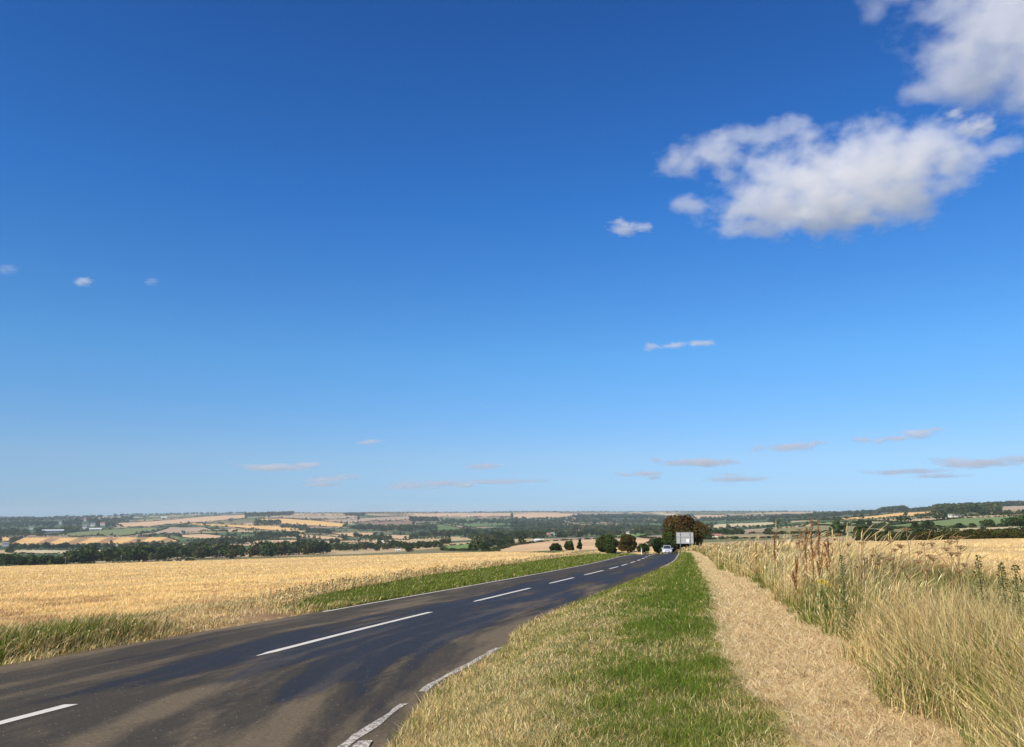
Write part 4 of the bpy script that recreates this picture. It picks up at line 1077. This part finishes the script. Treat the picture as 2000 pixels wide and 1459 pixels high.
for a in [
    ('house', 'white house alone below the striped field, by the dark hedge', 'house', 11, 1067, 9, 7, 'w', 'g', None),
    ('house', 'single small white house at the near end of the far woods', 'house', 61, 1034, 5, 5, 'w', 'g', V_),
    ('barn', 'long pale shed standing below the village', 'barn', 103, 1039, 30, 4, 'p', 'p', None, .1, False),
    ('house', 'white house higher up the wood, above the long pale shed', 'house', 117, 1024, 4, 5, 'w', 'g', V_),
    ('house', 'small brick-roofed house highest in the village', 'house', 166, 1018, 4, 4, 'w', 'r', V_),
    ('house', 'tall white house at the near side of the village', 'house', 165, 1034, 7, 8, 'w', 'g', V_),
    ('house', 'white house in the middle of the village with grey roof', 'house', 181, 1028, 7, 6, 'w', 'g', V_),
    ('barn', 'long low white barn in front of the village', 'barn', 186, 1036, 18, 4, 'w', 'p', None, .05, False),
    ('house', 'white house at the end of the village nearest the pink field', 'house', 200, 1026, 7, 5, 'w', 'r', V_),
    ('barn', 'white farm shed against the pink field under the skyline trees', 'barn', 320, 1013, 10, 3.5, 'p', 'p', None, 0, False),
    ('barn', 'rounded white shed among the trees behind the dark wood', 'barn', 750, 1060, 9, 4, 'w', 'p', None, 0, False),
    ('barn', 'pale shed tucked in trees close to the golden field edge', 'barn', 777, 1076, 9, 3, 'p', 'p', None, 0, False),
    ('house', 'tiny white house on the far hill just under the skyline', 'house', 916, 1008, 4, 4, 'w', 'g', None),
    ('house', 'white house in front of the dark wood on the valley floor', 'house', 1079, 1047, 8, 7, 'w', 'g', None),
    ('house', 'brick house beside the white house on the valley floor', 'house', 1070, 1046, 5, 5, 'b', 'r', None),
    ('barn', 'long white farm building at the top of the pale slope', 'barn', 1053, 1058, 17, 5, 'w', 'p', None, -.1, False),
    ('house', 'white gabled house peeping over the pair of roadside trees', 'house', 1226, 1044, 6, 6, 'w', 'g', None),
    ('barn', 'long shed with red-brown roof beyond the hawthorn', 'barn', 1394, 1048, 28, 5, 'w', 'r', None, 0, False),
    ('house', 'pale house under the dark wood on the hill, above the green field', 'house', 1856, 1010, 6, 5, 'w', 'g', None),
    ('house', 'low pale bungalow beside the house under the dark wood', 'house', 1870, 1010, 9, 3.5, 'p', 'g', None),
]: house(*a)

# telegraph poles beyond the brow of the field
WOODP = simple_mat('weathered_pole', (.22, .19, .15), .9, scale=3)
for u, rr, lab in ((133, 520, 'thin telegraph pole standing nearest the edge of the view before the dark trees'), (241, 560, 'thin telegraph pole before the tall trees below the striped field'), (430, 600, 'thin telegraph pole before the tree belt, farthest along the line')):
    x, y, z = at_r(u, rr)
    tp = empty('telegraph_pole', (x, y, z)); tag(tp, lab, 'telegraph pole', 'telegraph poles beyond the golden field')
    vt = {133: 1087, 241: 1083, 430: 1078}[u]; hh = EYE + rr * ray(u, vt)[2] / math.hypot(*ray(u, vt)[:2]) - z
    part('pole', WOODP, tp, lambda bm: cyl(bm, (0, 0, hh / 2), .18, hh, seg=8, r2=.12))
    part('crossarm', WOODP, tp, lambda bm: box(bm, (0, -.15, hh - .5), (1.6, .12, .14)))

# ------------------------------------------------------------------ tall plants on the bank
STEMB = leaf_mat('dry_stem', .1)
def plant_obj(name, label, cat, u, vtop, r, builder, group):
    x, y, z = at_r(u, r); d = ray(u, vtop)
    h = EYE + r * d[2] / math.hypot(d[0], d[1]) - z
    o = empty(name, (x, y, z - .03)); tag(o, label, cat, group); builder(o, h, np.random.default_rng(int(u * 7 + vtop)), r); return o
def tubes_mesh(name, parts, cols, parent):
    co, fa, cc, k = [], [], [], 0
    for (c, f), col in zip(parts, cols):
        co.append(c); fa.append(f + k); cc.append(np.tile(col, (len(c), 1))); k += len(c)
    return mesh_np(name, np.concatenate(co), [np.concatenate(fa)], STEMB, np.concatenate(cc), parent=parent)
def hogweed(o, h, rng, r):
    w = max(.004, r * .0004); col = (.30, .19, .10)
    bend = rng.uniform(-.06, .06)
    parts = [tube([(0, 0, 0), (bend * .4, 0, h * .5), (bend, 0, h * .86)], [w * 1.5, w * 1.2, w], 5)]
    tips = []
    for i in range(5):
        a = rng.uniform(0, 6.28); L = h * rng.uniform(.14, .28); zb = h * rng.uniform(.5, .8) if i else h * .86
        s = np.array((bend * zb / h, 0, zb)); el = rng.uniform(.7, 1.2) if i else 1.5
        t = s + np.array((math.cos(a) * math.cos(el), math.sin(a) * math.cos(el), math.sin(el))) * (L if i else h * .14)
        parts.append(tube([s, (s + t) / 2 + (0, 0, .01), t], [w, w * .8, w * .7], 4)); tips.append((t, .075 if i == 0 else rng.uniform(.035, .06)))
    tubes_mesh('stem', parts, [col] * len(parts), o)
    for t, rad in tips:
        up = []
        for k in range(15):
            a = k * 2.4; q = rad * math.sqrt((k + .5) / 15)
            e = t + np.array((q * math.cos(a), q * math.sin(a), .05 - .25 * q + rng.uniform(-.005, .005)))
            up.append(tube([t, e], [w * .4, w * .35], 3)); s_ = w * 1.3 + .003
            up.append(tube([e - (s_, 0, 0), e, e + (s_, 0, 0)], [.002, s_ * .8, .002], 5))
        tubes_mesh('umbel', up, [(.30, .19, .10)] * len(up), o)
def dock(o, h, rng, r):
    w = max(.004, r * .0004); col = (.24, .12, .055)
    parts = [tube([(0, 0, 0), (.01, .01, h * .5), (.02, 0, h)], [w * 1.4, w, w * .5], 5)]; spikes = [((.005, 0, h * .5), (.02, 0, h))]
    for i in range(6):
        zb = h * (.42 + .07 * i); a = rng.uniform(0, 6.28); L = h * rng.uniform(.16, .3)
        s = np.array((.01, 0, zb)); t = s + np.array((math.cos(a) * .28, math.sin(a) * .28, .9)) * L
        parts.append(tube([s, t], [w * .8, w * .5], 4)); spikes.append((s, t))
    tubes_mesh('stem', parts, [col] * len(parts), o)
    P = []
    for s, t in spikes:
        s, t = np.array(s), np.array(t); q = rng.uniform(.15, 1, 70)[:, None]; q = np.round(q * 12) / 12 + rng.normal(0, .015, (70, 1))
        P.append(s + (t - s) * q + rng.normal(0, .012, (70, 3)))
    P = np.concatenate(P); c = np.array([.27, .13, .06]) * rng.uniform(.6, 1.5, (len(P), 1))
    co, f, cc = leaf_quads(P, .010 + r * .0003, rng, c); mesh_np('seed_sprays', co, [f], LEAF, cc, parent=o)
def thistle(o, h, rng, r):
    w = max(.006, r * .0006)
    parts = [tube([(0, 0, 0), (.01, 0, h * .6), (0, .01, h)], [w * 1.5, w * 1.2, w * .6], 5)]; tubes_mesh('stem', parts, [(.09, .12, .05)], o)
    n_ = 380; zz = rng.uniform(.12, 1.0, n_) * h; a = rng.uniform(0, 6.28, n_); L = .13 * (1.1 - zz / h) + .025
    P = np.stack([np.cos(a) * L * rng.uniform(.2, 1, n_), np.sin(a) * L * rng.uniform(.2, 1, n_), zz + L * .3], -1)
    co, f, cc = leaf_quads(P, .017, rng, np.array([.17, .17, .065]) * rng.uniform(.5, 1.5, (n_, 1))); mesh_np('foliage', co, [f], LEAF, cc, parent=o)
def ragwort(o, h, rng, r):
    w = .006; parts = []; fl = []
    for i in range(9):
        a = rng.uniform(0, 6.28); t = np.array((math.cos(a) * rng.uniform(.02, .16), math.sin(a) * .1, h * rng.uniform(.86, 1)))
        parts.append(tube([(0, 0, 0), (t[0] * .2, t[1] * .2, h * .55), t], [w, w * .8, w * .5], 4)); fl.append(t)
    tubes_mesh('stem', parts, [(.12, .15, .05)] * len(parts), o)
    P = np.concatenate([t + rng.normal(0, (.028, .028, .01), (13, 3)) for t in fl])
    co, f, cc = leaf_quads(P, .012, rng, np.array([.85, .62, .03]) * rng.uniform(.7, 1.1, (len(P), 1))); mesh_np('blossoms', co, [f], LEAF, cc, parent=o)
    P = np.stack([rng.normal(0, .06, 120), rng.normal(0, .06, 120), rng.uniform(.1, .8, 120) * h], -1)
    co, f, cc = leaf_quads(P, .03, rng, np.array([.10, .15, .04]) * rng.uniform(.6, 1.4, (120, 1))); mesh_np('foliage', co, [f], LEAF, cc, parent=o)
def leafy(o, h, rng, r):
    parts = []
    P = []
    for i in range(11):
        b = rng.normal(0, .16, 2); parts.append(tube([(b[0], b[1], 0), (b[0] * 1.1, b[1] * 1.1, h * rng.uniform(.7, 1))], [.006, .003], 4))
        hh = parts[-1][0][:, 2].max(); P.append(np.stack([b[0] + rng.normal(0, .05, 50), b[1] + rng.normal(0, .05, 50), rng.uniform(.1, 1, 50) * hh], -1))
    tubes_mesh('stem', parts, [(.10, .14, .05)] * len(parts), o)
    P = np.concatenate(P); co, f, cc = leaf_quads(P, .024, rng, np.array([.11, .15, .045]) * rng.uniform(.6, 1.5, (len(P), 1))); mesh_np('foliage', co, [f], LEAF, cc, parent=o)
G1 = 'dried umbel plants standing out of the bank'
for u, v, r, lab in [(1766, 1034, 12.5, 'tallest dried umbel plant, forked, dark against the hedge'), (1742, 1056, 15, 'thin dried umbel plant beside the tallest forked one'), (1800, 1062, 12, 'flat-topped brown umbel plant against the golden field'),
                     (1846, 1058, 11, 'dried umbel plant with spreading arms over the golden field'), (1866, 1050, 10.5, 'taller dried umbel plant at the end of the row over the golden field'), (1686, 1060, 15, 'low dried umbel plant in front of the dark green bush'),
                     (1642, 1044, 19, 'pale dried umbel plant against the olive field'), (1560, 1034, 21, 'dried umbel plant beside the rusty docks')]:
    plant_obj('umbel_plant', lab, 'plant', u, v, r, hogweed, G1)
G2 = 'rusty brown docks on the bank'
for u, v, r, lab in [(1583, 1007, 17, 'tallest rusty brown dock rising over the horizon'), (1571, 1020, 19, 'rusty brown dock just in front of the tallest one'), (1596, 1016, 16.5, 'rusty brown dock on the field side of the tallest one'),
                     (1549, 1080, 17, 'dark brown dead dock stem low at the path edge of the bank'), (1615, 1036, 18, 'short rusty dock away from the cluster, towards the hedge'), (1510, 1036, 26, 'farthest rusty dock, on the bank towards the sign')]:
    plant_obj('dock_plant', lab, 'plant', u, v, r, dock, G2)
G3 = 'dark green thistles in the bank'
for u, v, r, lab in [(1905, 1080, 11, 'dark thistle, first of three along the back of the bank'), (1948, 1094, 10, 'dark thistle, middle of three along the back of the bank'), (1975, 1100, 9.5, 'dark thistle nearest the edge of the view'), (1640, 1082, 13, 'dark green thistle in the greener patch of the bank')]:
    plant_obj('thistle', lab, 'plant', u, v, r, thistle, G3)
plant_obj('ragwort', 'ragwort with a flat head of yellow flowers in the grass bank', 'plant', 1603, 1128, 15.0, ragwort, None)
plant_obj('ragwort', 'smaller ragwort with few yellow flowers at the foot of the bank', 'plant', 1569, 1165, 17.5, ragwort, None)
plant_obj('nettle_clump', 'dark green leafy nettle clump at the foot of the bank', 'plant', 1534, 1140, 24.0, leafy, None)
plant_obj('nettle_clump', 'green leafy weeds hugging the path edge nearer the viewer', 'plant', 1584, 1182, 16.0, leafy, None)
def deadclump(o, h, rng, r):
    P = np.stack([rng.normal(0, .14, 700), rng.normal(0, .10, 700), np.abs(rng.normal(0, .035, 700))], -1)
    co, f, cc = leaf_quads(P, .028, rng, np.array([.12, .055, .03]) * rng.uniform(.4, 1.6, (700, 1))); o2 = mesh_np('foliage', co, [f], LEAF, cc, parent=o)
    st = [tube([(0, 0, .02), (math.cos(a) * .25, math.sin(a) * .25, rng.uniform(.02, .12))], [.004, .002], 4) for a in rng.uniform(0, 6.28, 14)]
    tubes_mesh('stem', st, [(.35, .22, .11)] * 14, o)
x, y = at(1790, 1408); plant_obj('dead_plant', 'dark brown withered plant lying at the edge of the path', 'plant', 1790, 1395, math.hypot(x, y), deadclump, None)
print('things', round(time.time() - T0, 1))
# ------------------------------------------------------------------ haze
hm, n, l = new_mat('haze')
pv = n.new('ShaderNodeVolumePrincipled'); pv.inputs['Color'].default_value = (.68, .84, 1, 1)
pv.inputs['Density'].default_value = 5.0e-5; pv.inputs['Anisotropy'].default_value = .1
mo = n.new('ShaderNodeOutputMaterial'); l.new(pv.outputs[0], mo.inputs['Volume'])
zlo = float(Z.min()) - 2; Hh = 14500.0; zhi = 75.0
hc = np.array([(sx * Hh, sy * Hh, z_) for z_ in (zlo, zhi) for sx, sy in ((-1, -1), (1, -1), (1, 1), (-1, 1))])
hf = np.array([(3, 2, 1, 0), (4, 5, 6, 7), (0, 1, 5, 4), (1, 2, 6, 5), (2, 3, 7, 6), (3, 0, 4, 7)])
hz_ = mesh_np('haze', hc, [hf], hm); tag(hz_, 'pale blue air between the viewer and the far hills', 'haze', kind='stuff')
hz_.display_type = 'WIRE'
# ------------------------------------------------------------------ clouds
def ico(sub=2):
    import bmesh
    bm = bmesh.new()
    bmesh.ops.create_icosphere(bm, subdivisions=sub, radius=1)
    co = np.array([v.co[:] for v in bm.verts])
    fa = np.array([[v.index for v in f.verts] for f in bm.faces])
    bm.free()
    return co, fa
ICO3 = ico(3)
ICO2 = ico(2)

def cloud_mat(name, blobs, dens, nscale, amp, soft, stretch):
    m, n, l = new_mat(name)
    tc = n.new('ShaderNodeTexCoord')
    P = tc.outputs['Object']
    wn_ = n.new('ShaderNodeTexNoise'); wn_.inputs['Scale'].default_value = nscale * .7; wn_.inputs['Detail'].default_value = 1
    l.new(P, wn_.inputs['Vector'])
    ws = n.new('ShaderNodeVectorMath'); ws.operation = 'MULTIPLY_ADD'
    l.new(wn_.outputs['Color'], ws.inputs[0])
    k = .55 / nscale * .35
    ws.inputs[1].default_value = (k, k, k * .6)
    ad = n.new('ShaderNodeVectorMath'); ad.operation = 'SUBTRACT'
    l.new(P, ad.inputs[0]); ad.inputs[1].default_value = (k / 2, k / 2, k * .3)
    l.new(ad.outputs[0], ws.inputs[2])
    Q = ws.outputs[0]
    prev = None
    for c, r in blobs:
        s = n.new('ShaderNodeVectorMath'); s.operation = 'SUBTRACT'; l.new(Q, s.inputs[0]); s.inputs[1].default_value = c
        q = n.new('ShaderNodeVectorMath'); q.operation = 'DIVIDE'; l.new(s.outputs[0], q.inputs[0]); q.inputs[1].default_value = r
        e = n.new('ShaderNodeVectorMath'); e.operation = 'LENGTH'; l.new(q.outputs[0], e.inputs[0])
        if prev is None: prev = e.outputs['Value']
        else:
            mn = n.new('ShaderNodeMath'); mn.operation = 'SMOOTH_MIN'; mn.inputs[2].default_value = .25
            l.new(prev, mn.inputs[0]); l.new(e.outputs['Value'], mn.inputs[1]); prev = mn.outputs[0]
    mp = n.new('ShaderNodeMapping'); mp.inputs['Scale'].default_value = stretch; l.new(P, mp.inputs[0])
    fb = n.new('ShaderNodeTexNoise'); fb.inputs['Scale'].default_value = nscale; fb.inputs['Detail'].default_value = 6
    fb.inputs['Roughness'].default_value = .62
    l.new(mp.outputs[0], fb.inputs['Vector'])
    a = n.new('ShaderNodeMath'); a.operation = 'MULTIPLY_ADD'; l.new(fb.outputs[0], a.inputs[0]); a.inputs[1].default_value = -amp; a.inputs[2].default_value = amp * .5
    b = n.new('ShaderNodeMath'); b.operation = 'ADD'; l.new(prev, b.inputs[0]); l.new(a.outputs[0], b.inputs[1])
    r = n.new('ShaderNodeMapRange'); l.new(b.outputs[0], r.inputs[0])
    r.inputs[1].default_value = 1.0; r.inputs[2].default_value = 1.0 - soft; r.inputs[3].default_value = 0; r.inputs[4].default_value = dens
    v = n.new('ShaderNodeVolumeScatter'); v.inputs['Anisotropy'].default_value = .2
    v.inputs['Color'].default_value = (.995, .995, 1, 1)
    l.new(r.outputs[0], v.inputs['Density'])
    o = n.new('ShaderNodeOutputMaterial'); l.new(v.outputs[0], o.inputs['Volume'])
    return m

def cloud(label, dist, blobs, dens, nscale, amp=.9, soft=.5, stretch=(1, 1, 1), group=None, vox=None):
    """blobs: (u, v, half-width px, half-height px, depth ratio, depth offset in px)"""
    us = np.mean([b[0] for b in blobs]); vs = np.mean([b[1] for b in blobs])
    def world(u, v, dz):
        d = ray(u, v); d = d / np.linalg.norm(d)
        return np.array((0, 0, EYE)) + d * (dist + dz * dist / F)
    org = world(us, vs, 0)
    px = dist / F
    bl, cos, fas, k = [], [], [], 0
    for (u, v, hw, hh, dr, dz) in blobs:
        c = world(u, v, dz) - org
        r = np.array((hw * px, hw * px * dr, hh * px))
        bl.append((tuple(c), tuple(r)))
        cos.append(ICO2[0] * r * (1.0 + amp * .16) + c); fas.append(ICO2[1] + k); k += len(ICO2[0])
    o = mesh_np('cloud', np.concatenate(cos), [np.concatenate(fas)], cloud_mat('cloud_' + str(len(bpy.data.materials)), bl, dens, nscale / px / 100, amp, soft, stretch), loc=org)
    if len(blobs) > 1:
        md = o.modifiers.new('union', 'REMESH'); md.mode = 'VOXEL'
        md.voxel_size = (vox or 12) * px
    tag(o, label, 'cloud', group)
    return o

S_ = (.8, .8, 1.3)
cloud('large bright white cloud with two ragged arms, alone in the blue below the corner cloud', 3600, [
    (1690, 335, 150, 62, .8, 0), (1810, 300, 85, 55, .9, 0), (1560, 350, 115, 54, .8, 0), (1500, 405, 110, 40, .8, 0),
    (1620, 405, 140, 42, .8, 0), (1745, 385, 95, 45, .8, 0), (1460, 440, 60, 24, .8, 0), (1330, 318, 55, 22, .8, 0),
    (1400, 298, 70, 30, .8, 0), (1480, 268, 62, 22, .7, 0), (1555, 255, 45, 24, .7, 0), (1418, 340, 26, 18, .8, 0),
    (1345, 402, 42, 15, .8, 0), (1905, 300, 60, 20, .7, 0), (1965, 290, 38, 20, .7, 0), (1850, 362, 42, 15, .7, 0), (1825, 272, 50, 30, .8, 0)],
    .0078, 2.6, 3.1, .7, S_)
cloud('big grey-shaded cloud filling the corner of the sky with a bright knob beneath', 3000, [
    (1960, 40, 130, 95, .8, 0), (2070, 130, 120, 90, .8, 0), (1862, 150, 66, 44, .9, 0), (1930, 140, 80, 60, .8, 0), (1925, 60, 50, 60, .8, 0),
    (1800, 180, 38, 22, .8, 0), (1806, 28, 24, 44, .5, 0), (1705, 12, 36, 27, .7, 0), (2060, 10, 120, 90, .8, 0), (2010, 185, 34, 30, .8, 0), (1750, -18, 50, 20, .8, 0)],
    .008, 2.1, 3.0, .8, S_)

def small(label, pts, dist, dens=.004, group=None, ns=3.4, amp=3.2):
    cloud(label, dist, [(u, v, hw * 1.15, hh * 1.05, .8, 0) for (u, v, hw, hh) in pts], dens * (4 if dist < 9500 else 2.8), 100 / (np.mean([p[2] for p in pts]) * .75), amp, .8, (.7, .7, 1.8), group, vox=min(p[3] for p in pts) * .35)
small('small torn white wisp low to one side of the large bright cloud', [(1215, 440, 24, 11), (1222, 450, 22, 8), (1250, 445, 22, 6)], 3800, .0045)
small('little puff just under the corner cloud, above the long arm of the large cloud', [(1912, 247, 26, 17), (1865, 225, 18, 9)], 3300, .005)
small('tiny bright white puff alone in the blue over the golden field', [(162, 549, 14, 7)], 7000, .003)
small('very faint puff beside the tiny bright one', [(296, 549, 12, 7)], 7200, .0009)
small('very faint wisp at the edge of the view above the golden field', [(14, 525, 16, 8)], 7200, .0007)
small('pale broken streak of cloud alone in the middle height of the sky', [(1274, 678, 16, 7), (1318, 674, 22, 5), (1370, 671, 22, 5)], 9000, .0022)
small('tiny pinkish streak of cloud alone above the left-hand cloud bands', [(722, 863, 22, 5)], 15000, .0018)
small('long grey-white band of cloud over the left-hand hills', [(485, 909, 28, 4), (540, 913, 60, 6), (600, 908, 26, 5)], 17000, .0012)
small('thin grey band of cloud above the middle of the valley', [(945, 911, 36, 6)], 17000, .001)
small('small bright white lens of cloud just above the middle skyline', [(910, 948, 19, 4)], 20000, .0022)
small('faint double band of cloud low between the two brighter bands on the left', [(640, 936, 46, 5), (680, 929, 26, 4), (625, 946, 40, 4)], 20000, .0007)
small('faint flat band of cloud low over the middle skyline', [(800, 950, 50, 7), (860, 943, 60, 6), (960, 942, 50, 5), (1030, 940, 40, 4)], 20000, .0006)
small('bright-topped pair of puffs trailing a grey band above the hawthorn', [(1283, 897, 16, 6), (1315, 904, 16, 5), (1370, 904, 60, 6)], 16000, .0017)
small('two small bright puffs low just above the skyline near the hawthorn', [(1258, 925, 28, 5), (1276, 933, 14, 5), (1225, 926, 20, 4)], 18000, .0016)
small('grey band with a bright puff at each end above the tall grass bank', [(1482, 877, 16, 6), (1545, 873, 42, 7), (1598, 865, 14, 5)], 15000, .0017)
small('bright white puff trailing a thin tail, lower of the two high right-hand ones', [(1685, 858, 18, 6), (1720, 859, 16, 6), (1750, 857, 26, 4)], 14000, .002)
small('bright lens-shaped puff, highest of the small low clouds', [(1792, 846, 28, 8), (1825, 838, 14, 4)], 14000, .0022)
small('long faint band of cloud over the wooded hill', [(1860, 898, 30, 5), (1910, 905, 60, 7), (1985, 898, 26, 6)], 16000, .0013)
small('thin dull streak of cloud low beneath the bands over the wooded hill', [(1770, 921, 60, 5), (1840, 930, 40, 4)], 18000, .0008)
small('faint low streak of cloud over the far right-hand woods', [(1440, 936, 50, 5), (1420, 928, 26, 4)], 18000, .0009)
